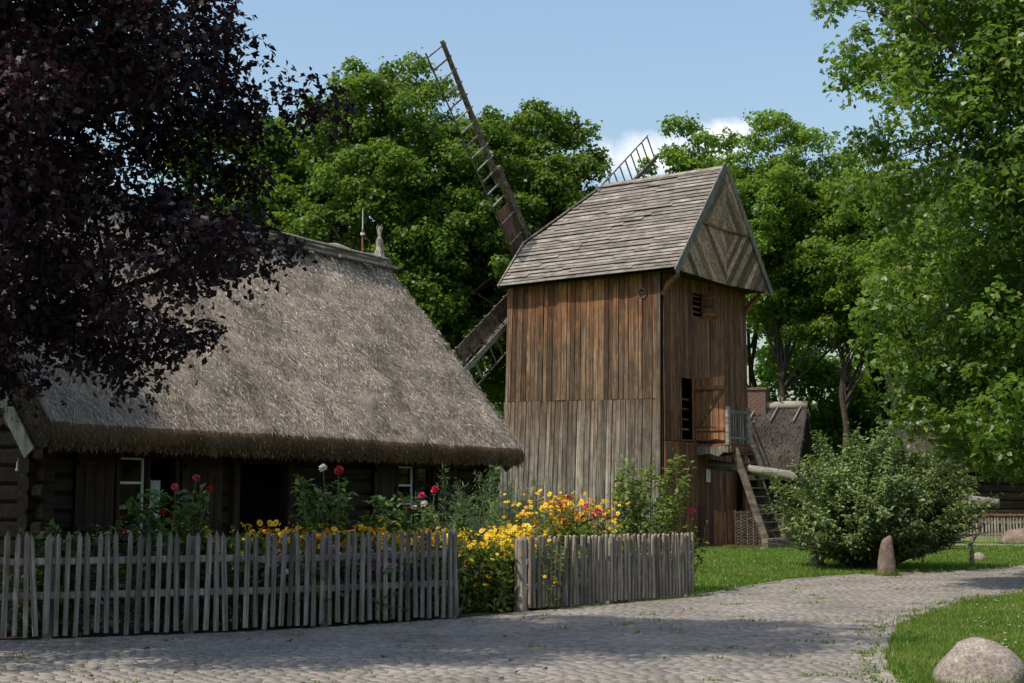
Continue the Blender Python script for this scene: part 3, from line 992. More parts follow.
    while x < W:
        w = rng.uniform(0.2, 0.3)
        beam('plank', (x + w / 2, 0.42, 0.05), (x + w / 2, 0.42, 3.3), w - 0.015, 0.04, 'mill_right', face, (1, 0, 0))
        x += w
    mesh('soffit_board', *box((2.7, 0.0, 3.25), (W, 0.6, 3.34)), 'mill_right', face)
    beam('door_jamb', (2.74, -0.03, 0.02), (2.74, -0.03, 3.2), 0.11, 0.12, 'mill_right', face, (1, 0, 0))
    beam('door_jamb', (5.6, 0.05, 0.02), (5.6, 0.05, 3.2), 0.14, 0.14, 'mill_right', face, (1, 0, 0))
    # slats in the loading door, louvres in the upper window
    for z in (3.75, 4.08, 4.40, 4.72):
        beam('door_slat', (1.10, 0.10, z), (1.88, 0.12, z + rng.uniform(-0.02, 0.02)), 0.07, 0.03, 'mill_right', face, (0, 0, 1))
    beam('door_frame', (1.90, -0.05, 3.36), (1.90, -0.05, 5.45), 0.09, 0.06, 'door_wood', face, (1, 0, 0))
    beam('door_frame', (1.09, -0.045, 3.38), (1.09, -0.045, 5.45), 0.06, 0.05, 'mill_right', face, (1, 0, 0))
    for z in (7.60, 7.78, 7.96, 8.12):
        beam('louvre', (1.92, 0.02, z), (2.53, 0.02, z), 0.08, 0.02, 'mill_right', face, (0, 0.5, 0.8))
    beam('window_frame', (2.57, -0.05, 7.38), (2.57, -0.05, 8.28), 0.06, 0.05, 'mill_right', face, (1, 0, 0))
    beam('window_frame', (1.87, -0.05, 7.38), (1.87, -0.05, 8.28), 0.06, 0.05, 'mill_right', face, (1, 0, 0))

    def board_leaf(name, hx, width, z0, z1, nb, brace, angle):
        """a boarded leaf standing open, hinged at (hx, 0), swung out by angle from the wall plane"""
        ca, sa = math.cos(angle), math.sin(angle)
        d = Vector((ca, -sa, 0))
        nrm = Vector((-sa, -ca, 0))
        org = Vector((hx, -0.06, 0))
        leaf = None
        for i in range(nb):
            c = org + d * (width * (i + 0.5) / nb)
            vs, fs = bar(c + Vector((0, 0, z0 + rng.uniform(-0.02, 0.02))), c + Vector((0, 0, z1 + rng.uniform(-0.03, 0.03))), width / nb - 0.012, 0.035, d, 0.15)
            if leaf is None:
                leaf = mesh(name, vs, fs, 'door_wood', root)
            else:
                mesh('plank', vs, fs, 'door_wood', leaf)
        for z in (z0 + 0.28 * (z1 - z0) * 0.6, z1 - 0.28 * (z1 - z0) * 0.6):
            a = org + nrm * 0.035
            mesh('ledge', *bar(a + d * 0.03 + Vector((0, 0, z)), a + d * (width - 0.03) + Vector((0, 0, z)), 0.12, 0.04, (0, 0, 1)), 'door_wood', leaf)
        if brace:
            a = org + nrm * 0.045 + d * 0.06 + Vector((0, 0, z0 + 0.40))
            b = org + nrm * 0.045 + d * (width - 0.06) + Vector((0, 0, z1 - 0.42))
            mesh('brace', *bar(a, b, 0.10, 0.03, nrm.cross(Vector((0, 0, 1)))), 'mill_low', leaf)
        for z in (z0 + 0.4, z1 - 0.4):
            a = org + nrm * 0.062 + Vector((0, 0, z))
            mesh('hinge', *bar(a, a + d * width * 0.7, 0.035, 0.008, (0, 0, 1)), 'iron', leaf)
        return leaf

    board_leaf('door', 2.0, 1.02, 3.42, 5.42, 5, True, R(84))
    board_leaf('shutter', 2.62, 0.50, 7.38, 8.22, 3, False, R(75))

    # platform with railing
    plat = mesh('platform', *box((2.12, -1.18, 3.20), (3.62, 0.02, 3.27)), 'door_wood', root)
    vs = [(2.10, 0.0, 3.20), (2.10, -1.2, 3.20), (2.10, -1.2, 3.0), (2.10, -1.05, 3.02), (2.10, -0.85, 2.88), (2.10, -0.55, 2.98), (2.10, -0.3, 2.95), (2.10, 0.0, 2.94)]
    mesh('bracket_board', *prism(vs, (-0.08, 0, 0)), 'grey_wood', plat)
    vs = [(3.6, y_, z_) for _, y_, z_ in vs]
    mesh('bracket_board', *prism(vs, (0.08, 0, 0)), 'grey_wood', plat)
    beam('edge_beam', (2.14, -1.21, 3.12), (3.6, -1.21, 3.12), 0.22, 0.06, 'mill_right', plat, (0, 0, 1))
    for k in range(6):
        beam('deck_board', (2.25 + k * 0.245, -1.22, 3.287), (2.25 + k * 0.245, 0.0, 3.287), 0.225, 0.03, 'door_wood', plat, (1, 0, 0))
    rail = beam('railing', (2.14, -1.14, 4.32), (3.62, -1.14, 4.32), 0.09, 0.05, 'grey_wood', root, (0, 0, 1))
    beam('lower_rail', (2.14, -1.14, 3.48), (3.62, -1.14, 3.48), 0.07, 0.04, 'grey_wood', rail, (0, 0, 1))
    for x, w in ((2.16, 0.16), (3.58, 0.14)):
        beam('rail_post', (x, -1.14, 3.25), (x, -1.14, 4.48), w, 0.12, 'pole', rail, (1, 0, 0))
    for k in range(7):
        x = 2.36 + k * 0.165
        beam('baluster', (x, -1.14, 3.28), (x, -1.14, 4.30), 0.045, 0.035, 'grey_wood', rail, (1, 0, 0))
    beam('side_rail', (3.58, -1.1, 4.3), (3.58, 0.0, 4.3), 0.09, 0.05, 'grey_wood', rail, (0, 0, 1))
    for k in range(5):
        beam('baluster', (3.58, -0.95 + k * 0.2, 3.28), (3.58, -0.95 + k * 0.2, 4.3), 0.045, 0.035, 'grey_wood', rail, (0, 1, 0))

    # steep stairs down from the platform
    s0, s1 = Vector((2.45, -1.2, 3.15)), Vector((2.45, -2.3, 0.10))
    st = beam('staircase', s0, s1, 0.24, 0.07, 'stair', root, (0, 1, 0.36))
    dx = Vector((1.05, 0, 0))
    mesh('stringer', *bar(s0 + dx, s1 + dx, 0.24, 0.07, (0, 1, 0.36)), 'stair', st)
    for k in range(11):
        p = s0.lerp(s1, (k + 0.7) / 11.3)
        beam('tread', p + Vector((0.02, -0.02, 0)), p + dx + Vector((-0.02, -0.02, 0)), 0.20, 0.04, 'stair', st, (0, 1, 0))
    for h in (0.55, 0.95):
        mesh('hand_rail', *bar(s0 + dx + Vector((0.05, -0.12, h - 0.1)), s1 + dx + Vector((0.05, -0.10, h + 0.3)), 0.06, 0.06, (1, 0, 0)), 'stair', st)
    beam('foot_post', (3.55, -2.34, 0), (3.55, -2.34, 1.45), 0.11, 0.11, 'stair', st)
    beam('sill_beam', (2.25, -2.30, 0.16), (3.75, -2.38, 0.16), 0.32, 0.22, 'stair', st, (0, 0, 1))
    # boards and a woven panel screening the space under the stairs
    scr = beam('screen', (2.72, -0.25, 0.62), (3.15, -0.85, 0.62), 1.05, 0.03, 'dark_in', root, (0, 0, 1))
    for k in range(5):
        a = Vector((2.70, -0.27, 0)).lerp(Vector((3.13, -0.87, 0)), (k + 0.5) / 5)
        beam('plank', a + Vector((-0.02, -0.02, 0.05)), a + Vector((-0.02, -0.02, 1.15 + rng.uniform(-0.06, 0.08))), 0.135, 0.03, 'mill_right', scr, (0.58, -0.8, 0))
    wa, wb = Vector((3.0, -0.92, 0.0)), Vector((3.42, -2.0, 0.0))
    wp = beam('woven_panel', wa + Vector((0, 0, 0.60)), wb + Vector((0, 0, 0.60)), 1.06, 0.025, 'dark_in', root, (0, 0, 1))
    d = (wb - wa).normalized()
    nrm = Vector((d.y, -d.x, 0))
    if nrm.x > 0:
        nrm = -nrm
    for k in range(22):
        z = 0.10 + k * 0.048
        pts = [wa + d * (j / 12 * (wb - wa).length) + nrm * (0.035 + 0.018 * math.cos(math.pi * (j + k))) + Vector((0, 0, z)) for j in range(13)]
        mesh('woven_strip', *tube(pts, [0.024] * 13, 4), 'stair', wp)
    for k in range(7):
        p = wa.lerp(wb, k / 6) + nrm * 0.045
        beam('woven_stake', p + Vector((0, 0, 0.05)), p + Vector((0, 0, 1.18)), 0.035, 0.035, 'stair', wp)
    beam('ground_plank', (2.6, -0.75, 0.05), (3.3, -2.15, 0.05), 0.3, 0.06, 'mill_right', wp)
    # paper notice on the jamb
    mesh('notice', *box((2.60, -0.115, 2.08), (2.86, -0.10, 2.50)), 'paper', root)

    # tail pole reaching far out over the lawn
    pts = [(2.9, 0.35, 2.72), (2.9, -2, 2.40), (2.92, -4, 2.12), (2.88, -6.5, 1.78), (2.9, -9.35, 1.40)]
    tp = mesh('tail_pole', *tube(pts, [0.155, 0.155, 0.145, 0.14, 0.15], 10), 'beam_log', root, True)

    # roof: side planes (half-hipped at the sail end), shingle courses
    XR, ZR = 2.93, 12.42
    XE0, XE1, ZB = -0.46, 6.18, 8.62
    yG, yS = -0.78, 5.98
    zh = 10.32                      # height where the half hip starts
    yR = 3.92
    roof = mesh('roof', [(XE0 + 0.2, yG + 0.06, ZB - 0.0), (XE0 + 0.2, yS - 0.06, ZB - 0.0), (XR, yG + 0.06, ZR - 0.30), (XR, yR - 0.05, ZR - 0.30),
                         (XE1 - 0.2, yG + 0.06, ZB - 0.0), (XE1 - 0.2, yS - 0.06, ZB - 0.0),
                         (XE0 + (XR - XE0) * (zh - ZB) / (ZR - ZB) + 0.15, yS - 0.06, zh - 0.15), (XE1 - (XE1 - XR) * (zh - ZB) / (ZR - ZB) - 0.15, yS - 0.06, zh - 0.15)],
                [(0, 1, 6, 3, 2), (4, 2, 3, 7, 5), (1, 5, 7, 6), (6, 7, 3), (0, 4, 5, 1), (0, 2, 4)], 'dark_in', root)

    def y_end(z):
        return yS if z <= zh else yS + (yR - yS) * (z - zh) / (ZR - zh)

    prng = np.random.default_rng(4)

    def course(k, n, side):
        t0, t1 = k / n, (k + 1) / n
        x_of = (lambda t: XE0 + (XR - XE0) * t) if side < 0 else (lambda t: XE1 + (XR - XE1) * t)
        z_of = lambda t: ZB + (ZR - ZB) * t - 0.06 * math.sin(math.pi * t)
        tt = min(1.0, t1 + 0.55 / n)
        s = -1 if side < 0 else 1
        nx, nz = s * 0.745, 0.667
        mb = MB()
        y = yG
        ye = y_end(z_of(t1))
        while y < ye - 0.01:
            w = prng.uniform(1.2, 3.6)
            y2 = min(ye, y + w)
            j = prng.uniform(-0.14, 0.14) / n
            lift = 0.056 + prng.uniform(0, 0.010)
            wob = 0.02 * math.sin(y * 1.3 + k * 0.35) * (1 if 0 < k else 0)
            x0, z0 = x_of(t0 + j), z_of(t0 + j) + wob
            x1, z1 = x_of(tt), z_of(tt) + wob
            th = 0.024
            lo = [(x0 + nx * lift, z0 + nz * lift), (x1 + nx * 0.004, z1 + nz * 0.004), (x0 + nx * (lift - th), z0 + nz * (lift - th))]
            vs = []
            for yy in (y + 0.003, y2 - 0.003):
                vs += [(lo[0][0], yy, lo[0][1]), (lo[1][0], yy, lo[1][1]), (lo[2][0], yy, lo[2][1])]
            mb.add(vs, [(0, 3, 4, 1), (0, 2, 5, 3), (0, 1, 2), (3, 5, 4)])
            y = y2
        o = mb.build('shingle_course', 'shingle', roof)
        tag(o, kind='stuff')

    for k in range(29):
        course(k, 29, -1)
        course(k, 29, 1)
    # half hip and the boarded sail gable
    hipn = 11
    for k in range(hipn):
        t0, t1 = k / hipn, min(1, (k + 1.4) / hipn)
        xa = XE0 + (XR - XE0) * (zh - ZB) / (ZR - ZB)
        xb = XE1 - (XE1 - XR) * (zh - ZB) / (ZR - ZB)
        q = lambda t, up: [(xa + (XR - xa) * t, yS + (yR - yS) * t + 0.02 + up, zh + (ZR - zh) * t + up), (xb + (XR - xb) * t, yS + (yR - yS) * t + 0.02 + up, zh + (ZR - zh) * t + up)]
        a0, b0 = q(t0, 0.05)
        a1, b1 = q(t1, 0.01)
        mesh('shingle_course', [a0, b0, b1, a1], [(0, 1, 2, 3)], 'shingle', roof)
    xa = XE0 + (XR - XE0) * (zh - ZB) / (ZR - ZB)
    xb = XE1 - (XE1 - XR) * (zh - ZB) / (ZR - ZB)
    # ridge boards, hip boards, barge boards
    for s in (-1, 1):
        beam('ridge_board', (XR + s * 0.07, yG, ZR + 0.0), (XR + s * 0.07, yR + 0.05, ZR + 0.0), 0.18, 0.03, 'shingle', roof, (0.75 * s, 0, -0.66))
    beam('hip_board', (xa - 0.03, yS + 0.03, zh + 0.04), (XR, yR, ZR + 0.06), 0.10, 0.06, 'grey_wood', roof, (1, 0.4, 0))
    beam('verge_board', (XE0 - 0.03, yS + 0.03, ZB + 0.0), (xa - 0.03, yS + 0.03, zh + 0.03), 0.12, 0.05, 'grey_wood', roof, (0.7, 0, -0.7))
    beam('verge_board', (XE1 + 0.03, yS + 0.03, ZB + 0.0), (xb + 0.03, yS + 0.03, zh + 0.03), 0.12, 0.05, 'grey_wood', roof, (-0.7, 0, -0.7))
    beam('barge_board', (XE0 - 0.02, yG - 0.05, ZB - 0.12), (XR, yG - 0.05, ZR + 0.08), 0.26, 0.05, 'grey_wood', roof, (0.7, 0, -0.7))
    beam('barge_board', (XE1 + 0.02, yG - 0.05, ZB - 0.12), (XR + 0.05, yG - 0.05, ZR + 0.03), 0.22, 0.05, 'grey_wood', roof, (-0.7, 0, -0.7))
    # gable: boards in a herringbone pattern
    g = mesh('gable', [(XE0 + 0.25, yG + 0.05, ZB + 0.05), (XE1 - 0.25, yG + 0.05, ZB + 0.05), (XR, yG + 0.05, ZR - 0.15)], [(0, 1, 2)], 'dark_in', root)
    zmid = 10.32
    tl = (zmid - ZB) / (ZR - ZB)
    xl, xr = XE0 + (XR - XE0) * tl, XE1 + (XR - XE1) * tl
    slL = (XR - XE0, ZR - ZB)
    slR = (XR - XE1, ZR - ZB)
    panels = [([(XE0 + 0.12, ZB - 0.02), (XR, ZB - 0.12), (XR, zmid), (xl + 0.1, zmid + 0.05)], slR, 0.0),
              ([(XR, ZB - 0.12), (XE1 - 0.12, ZB - 0.02), (xr - 0.1, zmid + 0.05), (XR, zmid)], slL, 0.0),
              ([(xl + 0.1, zmid + 0.05), (XR, zmid), (XR, ZR - 0.05)], slL, -0.03),
              ([(XR, zmid), (xr - 0.1, zmid + 0.05), (XR, ZR - 0.05)], slR, -0.03)]
    for poly, dr, off in panels:
        for s in strips(poly, dr, 0.24, 0.016, rng):
            mesh('gable_board', *prism([(px, yG - 0.0 + off - rng.uniform(0, 0.012), pz) for px, pz in s], (0, 0.03, 0)), 'gable_wood', g)
    beam('gable_rail', (xl + 0.1, yG - 0.04, zmid + 0.02), (XR, yG - 0.04, zmid - 0.03), 0.06, 0.03, 'mill_right', g, (0, 0, 1))
    beam('gable_rail', (XR, yG - 0.04, zmid - 0.03), (xr - 0.1, yG - 0.04, zmid + 0.02), 0.06, 0.03, 'mill_right', g, (0, 0, 1))
    # overhang soffit and braces
    for x in (0.05, W - 0.05):
        pts = [(x, -0.03, 7.9), (x, -0.25, 8.25), (x, -0.62, 8.52)]
        mesh('roof_brace', *tube(pts, [0.09, 0.10, 0.08], 6), 'door_wood', roof)
    beam('tie_beam', (0.0, -0.68, 8.62), (W, -0.68, 8.62), 0.14, 0.14, 'dark_in', roof, (0, 0, 1))

    # windshaft and sails
    HX, HZ, SY = 2.95, 9.30, 6.50
    shaft = mesh('windshaft', *tube([(HX, L - 0.6, HZ), (HX, SY + 0.15, HZ - 0.03)], [0.26, 0.24], 10), 'sail_wood', root)
    for ang, LEN in ((128.5, 9.35), (37.0, 10.2), (217.0, 9.6), (308.5, 9.4)):
        a = R(ang)
        d = Vector((math.cos(a), 0, math.sin(a)))
        e = Vector((-math.sin(a), 0, math.cos(a)))     # lattice side
        c = Vector((HX, SY, HZ))
        sail = mesh('sail', *bar(c, c + d * 4.6, 0.32, 0.28, e, 0.1, 0.27, 0.22), 'sail_wood', root)
        mesh('whip', *bar(c + d * 3.9 + Vector((0, 0.2, 0)), c + d * LEN + Vector((0, 0.06, 0)), 0.24, 0.16, e, 0.1, 0.13, 0.11), 'sail_wood', sail)
        beam('iron_band', c + d * 4.35 + Vector((0, 0.08, 0)), c + d * 4.50 + Vector((0, 0.08, 0)), 0.34, 0.42, 'iron', sail, e)
        # rungs and outer rail of the lattice
        nr = 14
        for k in range(nr):
            s = 3.1 + (LEN - 3.25) * k / (nr - 1)
            wv = 0.93 + 0.06 * k / nr
            p = c + d * s + Vector((0, 0.10, 0))
            mesh('rung', *bar(p - e * 0.2, p + e * wv, 0.055, 0.04, d), 'pole' if k % 3 else 'sail_wood', sail)
        mesh('lattice_rail', *bar(c + d * 1.2 + e * 0.90 + Vector((0, 0.13, 0)), c + d * LEN + e * 0.97 + Vector((0, 0.13, 0)), 0.05, 0.04, e), 'sail_wood', sail)
        # boards fixed near the hub
        for k in range(4):
            w0, w1 = 0.17 + k * 0.195, 0.17 + (k + 1) * 0.195 - 0.012
            mesh('sail_board', *bar(c + d * 0.9 + e * (w0 + w1) / 2 + Vector((0, 0.05, 0)), c + d * 3.3 + e * (w0 + w1) / 2 + Vector((0, 0.05, 0)), w1 - w0, 0.025, e), 'sail_board', sail)
        for s in (1.3, 2.1, 2.9):
            p = c + d * s + Vector((0, -0.0, 0))
            mesh('batten', *bar(p + e * 0.1, p + e * 0.98, 0.05, 0.04, d), 'pole', sail)
        if ang == 217.0:
            # leading board with cross cleats on the lower arm
            for k in range(2):
                w0 = -0.30 - k * 0.30
                mesh('sail_board', *bar(c + d * 1.4 + e * w0 + Vector((0, 0.05, 0)), c + d * 7.6 + e * w0 + Vector((0, 0.05, 0)), 0.28, 0.03, e), 'sail_wood', sail)
            for k in range(9):
                p = c + d * (1.8 + k * 0.66)
                mesh('batten', *bar(p - e * 0.1, p - e * 0.80, 0.07, 0.10, d), 'sail_wood', sail)
            mesh('whip_face', *bar(c + d * 1.2 + Vector((0, -0.17, 0)), c + d * 7.8 + Vector((0, -0.1, 0)), 0.20, 0.03, e), 'pole', sail)
    return root


build_windmill()


# ================================================================== COTTAGE
def build_cottage():
    rng = random.Random(5)
    nrng = np.random.default_rng(15)
    root = empty('thatched_cottage', (-6.33, 19.5, 0), R(60))
    tag(root, 'low dark log cottage with a big weathered thatched roof behind the picket fence', 'house')
    LX, YF, YB, YR, ZR = 13.1, 0.8, 6.4, 3.6, 6.92
    X0, X1 = 0.5, 12.75

    # roof body
    prof = [(0.10, 2.27), (-0.02, 2.36), (-0.05, 2.50), (0.0, 2.63)]
    ns = 44
    for i in range(1, ns):
        t = i / ns
        prof.append((YR * t, 2.63 + (ZR - 2.63) * t + 0.05 * math.sin(math.pi * t)))
    prof.append((YR - 0.18, ZR - 0.10))
    prof.append((YR, ZR - 0.02))
    half = prof[:]
    prof = half + [(2 * YR - y, z) for y, z in half[-2::-1]]
    inner = [(2 * YR - 0.35, 2.30), (YR, 6.45), (0.35, 2.30)]
    nx = 170
    n = len(prof)
    V, F = [], []
    for i in range(nx + 1):
        x = LX * i / nx
        edge = min(i, nx - i) / nx * LX
        for k, (y, z) in enumerate(prof):
            lay = ((z + 0.06 * mnoise.noise(Vector((x * 0.9, 3, z)))) / 0.42) % 1.0
            nz = mnoise.noise(Vector((x * 1.3, y * 1.3, z * 1.3))) * 0.07 + mnoise.noise(Vector((x * 5, y * 5, z * 5 + 9))) * 0.05 + (0.5 - lay) * 0.035 + mnoise.noise(Vector((x * 17, y * 17, z * 17))) * 0.018
            s = 1 if y < YR else -1
            if 3 < k < n - 4:
                V.append((x + (0.02 * nz if 0 < i < nx else nz * 0.5), y - s * nz * 0.7, z + nz * 0.65 - 0.05 * math.sin(math.pi * x / LX) * (z - 2.6) / 4.3 - max(0, 0.35 - edge) * 0.12))
            else:
                V.append((x, y + nz * 0.4, z + (nz * 0.5 if k in (0, n - 1) else nz * 0.3)))
    for i in range(nx):
        for k in range(n - 1):
            a = i * n + k
            F.append((a, a + n, a + n + 1, a + 1))
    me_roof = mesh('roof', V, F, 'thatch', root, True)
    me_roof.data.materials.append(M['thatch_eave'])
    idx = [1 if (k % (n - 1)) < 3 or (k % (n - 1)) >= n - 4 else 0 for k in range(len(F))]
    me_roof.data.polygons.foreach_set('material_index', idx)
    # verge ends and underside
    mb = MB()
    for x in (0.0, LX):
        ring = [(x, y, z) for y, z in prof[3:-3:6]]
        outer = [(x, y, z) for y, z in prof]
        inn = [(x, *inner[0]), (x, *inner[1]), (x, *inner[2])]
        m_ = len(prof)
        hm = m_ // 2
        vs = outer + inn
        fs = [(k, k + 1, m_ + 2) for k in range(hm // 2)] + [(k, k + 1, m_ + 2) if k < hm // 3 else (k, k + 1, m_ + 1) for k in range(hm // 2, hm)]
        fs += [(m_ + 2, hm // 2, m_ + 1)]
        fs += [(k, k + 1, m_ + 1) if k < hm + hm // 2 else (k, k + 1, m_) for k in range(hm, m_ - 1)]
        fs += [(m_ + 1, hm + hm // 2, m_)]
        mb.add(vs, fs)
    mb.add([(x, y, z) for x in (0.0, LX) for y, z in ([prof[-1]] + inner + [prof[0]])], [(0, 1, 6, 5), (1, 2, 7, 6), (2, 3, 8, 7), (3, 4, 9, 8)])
    mb.build('thatch_underside', 'far_thatch', me_roof)  # darker thatch colour here stands in for the maple's shade on the gable end
    # loose straw over both slopes
    ns_ = 94000
    fr = 87000
    t = nrng.random(ns_) ** 0.95
    x = nrng.uniform(0.0, LX, ns_)
    front = np.arange(ns_) < fr
    yy = np.where(front, YR * t, 2 * YR - YR * t)
    sgn = np.where(front, 1.0, -1.0)
    zz = 2.66 + (ZR - 2.63) * t + 0.05 * np.sin(np.pi * t) - 0.05 * np.sin(np.pi * x / LX) * t
    slope = np.array([0.64, 0.768])
    pos = np.stack([x, yy, zz], 1)
    down = np.stack([nrng.normal(0, 0.5, ns_), -sgn * slope[0], np.full(ns_, -slope[1])], 1)
    nr = np.stack([nrng.normal(0, 0.25, ns_), -sgn * slope[1], np.full(ns_, slope[0])], 1)
    down = _unit(down + nr * nrng.uniform(-0.10, 0.16, ns_)[:, None])
    pos = pos + nr * nrng.uniform(-0.03, 0.035, ns_)[:, None]
    lm = leaf_mesh('loose_straw', pos, nr + nrng.normal(0, 0.3, (ns_, 3)), nrng.uniform(0.05, 0.15, ns_), 'straw', me_roof, 'simple', nrng, down, narrow=0.09)
    tag(lm, kind='stuff')
    # shaggy cut eave
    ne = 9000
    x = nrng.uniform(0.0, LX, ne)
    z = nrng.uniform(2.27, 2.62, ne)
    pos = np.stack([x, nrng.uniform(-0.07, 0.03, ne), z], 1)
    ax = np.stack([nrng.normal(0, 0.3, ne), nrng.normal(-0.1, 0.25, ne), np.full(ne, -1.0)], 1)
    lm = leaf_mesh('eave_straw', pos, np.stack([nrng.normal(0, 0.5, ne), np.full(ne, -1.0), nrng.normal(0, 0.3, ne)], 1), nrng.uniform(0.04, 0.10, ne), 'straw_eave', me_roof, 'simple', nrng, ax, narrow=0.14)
    tag(lm, kind='stuff')
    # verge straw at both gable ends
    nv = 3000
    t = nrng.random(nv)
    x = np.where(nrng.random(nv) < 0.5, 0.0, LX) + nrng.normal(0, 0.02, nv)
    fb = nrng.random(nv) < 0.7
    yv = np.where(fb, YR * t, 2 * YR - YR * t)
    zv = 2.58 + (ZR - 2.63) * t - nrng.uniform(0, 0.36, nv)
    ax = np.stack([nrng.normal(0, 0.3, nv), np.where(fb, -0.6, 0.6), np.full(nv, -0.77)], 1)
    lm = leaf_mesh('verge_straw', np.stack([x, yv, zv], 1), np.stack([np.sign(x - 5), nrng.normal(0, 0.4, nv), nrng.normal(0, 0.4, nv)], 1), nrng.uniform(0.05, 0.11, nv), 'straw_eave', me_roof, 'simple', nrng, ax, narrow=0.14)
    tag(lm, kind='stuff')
    # ridge: straw roll held by poles, straw finials at the ends
    pts = [(LX * i / 20, YR + 0.03 * math.sin(i * 1.7), ZR + 0.03 + 0.03 * math.sin(i * 2.3) - 0.05 * math.sin(math.pi * i / 20)) for i in range(21)]
    rr = mesh('ridge_roll', *tube(pts, [0.19 + 0.03 * math.sin(i * 3.1) for i in range(21)], 9), 'thatch', root, True)
    for yo, zo in ((-0.24, 0.03), (0.24, 0.03), (-0.36, -0.16)):
        x = 0.1
        while x < LX - 0.5:
            l = min(rng.uniform(2.2, 3.6), LX - 0.1 - x)
            beam('ridge_pole', (x, YR + yo + rng.uniform(-0.03, 0.03), ZR + zo + 0.06 + rng.uniform(-0.03, 0.03)), (x + l, YR + yo + rng.uniform(-0.03, 0.03), ZR + zo + 0.04 + rng.uniform(-0.03, 0.03)), 0.065, 0.06, 'grey_wood', rr)
            x += l * 0.96
    for k in range(6):
        x = 11.9 + rng.uniform(-0.1, 0.1) - k * 2.2
        beam('ridge_cleat', (x, YR - 0.42, ZR - 0.22), (x + 0.35, YR + 0.30, ZR + 0.22), 0.12, 0.05, 'pole', rr, (1, 0, 0))
    for x0, hgt in ((12.78, 0.80), (0.25, 0.8)):
        fin = mesh('straw_finial', *tube([(x0, YR, ZR + 0.0), (x0, YR, ZR + 0.22), (x0 - 0.01, YR, ZR + 0.42), (x0, YR, ZR + 0.56), (x0 + 0.01, YR, ZR + 0.66), (x0, YR, ZR + hgt)], [0.20, 0.13, 0.065, 0.065, 0.035, 0.055], 9), 'straw_pale', root)
        m_ = 700
        tt = nrng.random(m_)
        ang = nrng.uniform(0, 2 * np.pi, m_)
        rad = np.interp(tt, [0, 0.3, 0.55, 0.75, 0.85, 1.0], [0.26, 0.14, 0.065, 0.08, 0.035, 0.065])
        pos = np.stack([x0 + rad * np.cos(ang), YR + rad * np.sin(ang), ZR + tt * hgt], 1)
        ax = np.stack([np.cos(ang) * 0.35, np.sin(ang) * 0.35, np.where(tt > 0.82, 1.0, -1.0)], 1) + nrng.normal(0, 0.15, (m_, 3))
        lm = leaf_mesh('straw_ends', pos, np.stack([np.cos(ang), np.sin(ang), 0 * ang], 1), nrng.uniform(0.07, 0.17, m_), 'straw_pale', fin, 'simple', nrng, ax, narrow=0.12)
        tag(lm, kind='stuff')
    # lightning rod
    rod = mesh('lightning_rod', *tube([(12.12, YR, ZR + 0.1), (12.12, YR, ZR + 0.72)], [0.022, 0.020], 6), 'rust', root)
    mesh('rod_tip', *tube([(12.12, YR, ZR + 0.70), (12.12, YR, ZR + 1.18)], [0.016, 0.010], 6), 'zinc', rod)
    mesh('rod_collar', *tube([(12.12, YR, ZR + 0.58), (12.12, YR, ZR + 0.64)], [0.05, 0.05], 8), 'zinc', rod)

    # carcass: inner lining, floor, ceiling (the rooms are closed and dark)
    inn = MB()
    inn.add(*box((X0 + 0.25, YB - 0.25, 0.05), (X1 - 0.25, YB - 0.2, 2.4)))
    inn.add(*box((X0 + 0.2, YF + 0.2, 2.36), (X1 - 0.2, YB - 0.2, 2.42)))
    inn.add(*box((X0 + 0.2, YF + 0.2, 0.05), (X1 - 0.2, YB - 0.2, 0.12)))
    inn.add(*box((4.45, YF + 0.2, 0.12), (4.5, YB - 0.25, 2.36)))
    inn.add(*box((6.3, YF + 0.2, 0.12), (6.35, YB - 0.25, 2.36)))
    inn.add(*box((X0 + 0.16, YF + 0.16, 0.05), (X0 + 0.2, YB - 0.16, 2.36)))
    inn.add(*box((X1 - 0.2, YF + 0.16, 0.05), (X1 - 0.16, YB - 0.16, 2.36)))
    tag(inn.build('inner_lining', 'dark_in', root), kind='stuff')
    # foundation
    mesh('foundation', *box((X0 + 0.02, YF + 0.02, -0.05), (X1 - 0.02, YB - 0.02, 0.14)), 'granite', root)
    # log walls
    opens = [(1.98, 3.36, 1.02, 2.24), (4.62, 6.12, 0.10, 2.14), (9.40, 10.82, 1.06, 2.24)]
    wall = beam('wall', (X0 - 0.1, YF + 0.09, 0.20), (X1 + 0.1, YF + 0.09, 0.20), 0.26, 0.20, 'log', root, (0, 0, 1), 0.25)
    z, h = 0.34, 0.262
    while z < 2.4:
        segs = [(X0 - 0.14, X1 + 0.14)]
        for o0, o1, z0, z1 in opens:
            if z + h * 0.75 > z0 and z + h * 0.25 < z1:
                segs = [s for a, b in segs for s in ((a, min(b, o0)), (max(a, o1), b)) if s[1] - s[0] > 0.05] if True else segs
        for a, b in segs:
            w = YF + 0.09 + rng.uniform(-0.012, 0.012)
            beam('log', (a, w, z + h / 2), (b, w, z + h / 2), h - rng.uniform(0.004, 0.016), 0.20 + rng.uniform(-0.01, 0.02), 'log', wall, (0, 0, 1), 0.22)
        z += h
    gab = beam('gable_wall', (X0 + 0.09, YF - 0.14, 0.33), (X0 + 0.09, YB + 0.14, 0.33), 0.26, 0.20, 'log', root, (0, 0, 1), 0.25)
    for xg in (X0 + 0.09, X1 - 0.09):
        z = 0.34 + 0.13
        while z < 2.62:
            beam('log', (xg + rng.uniform(-0.01, 0.01), YF - 0.14 - rng.uniform(0, 0.05), z + h / 2), (xg, YB + 0.14, z + h / 2), h - 0.012, 0.20, 'log', gab, (0, 0, 1), 0.22)
            z += h
    z = 0.34
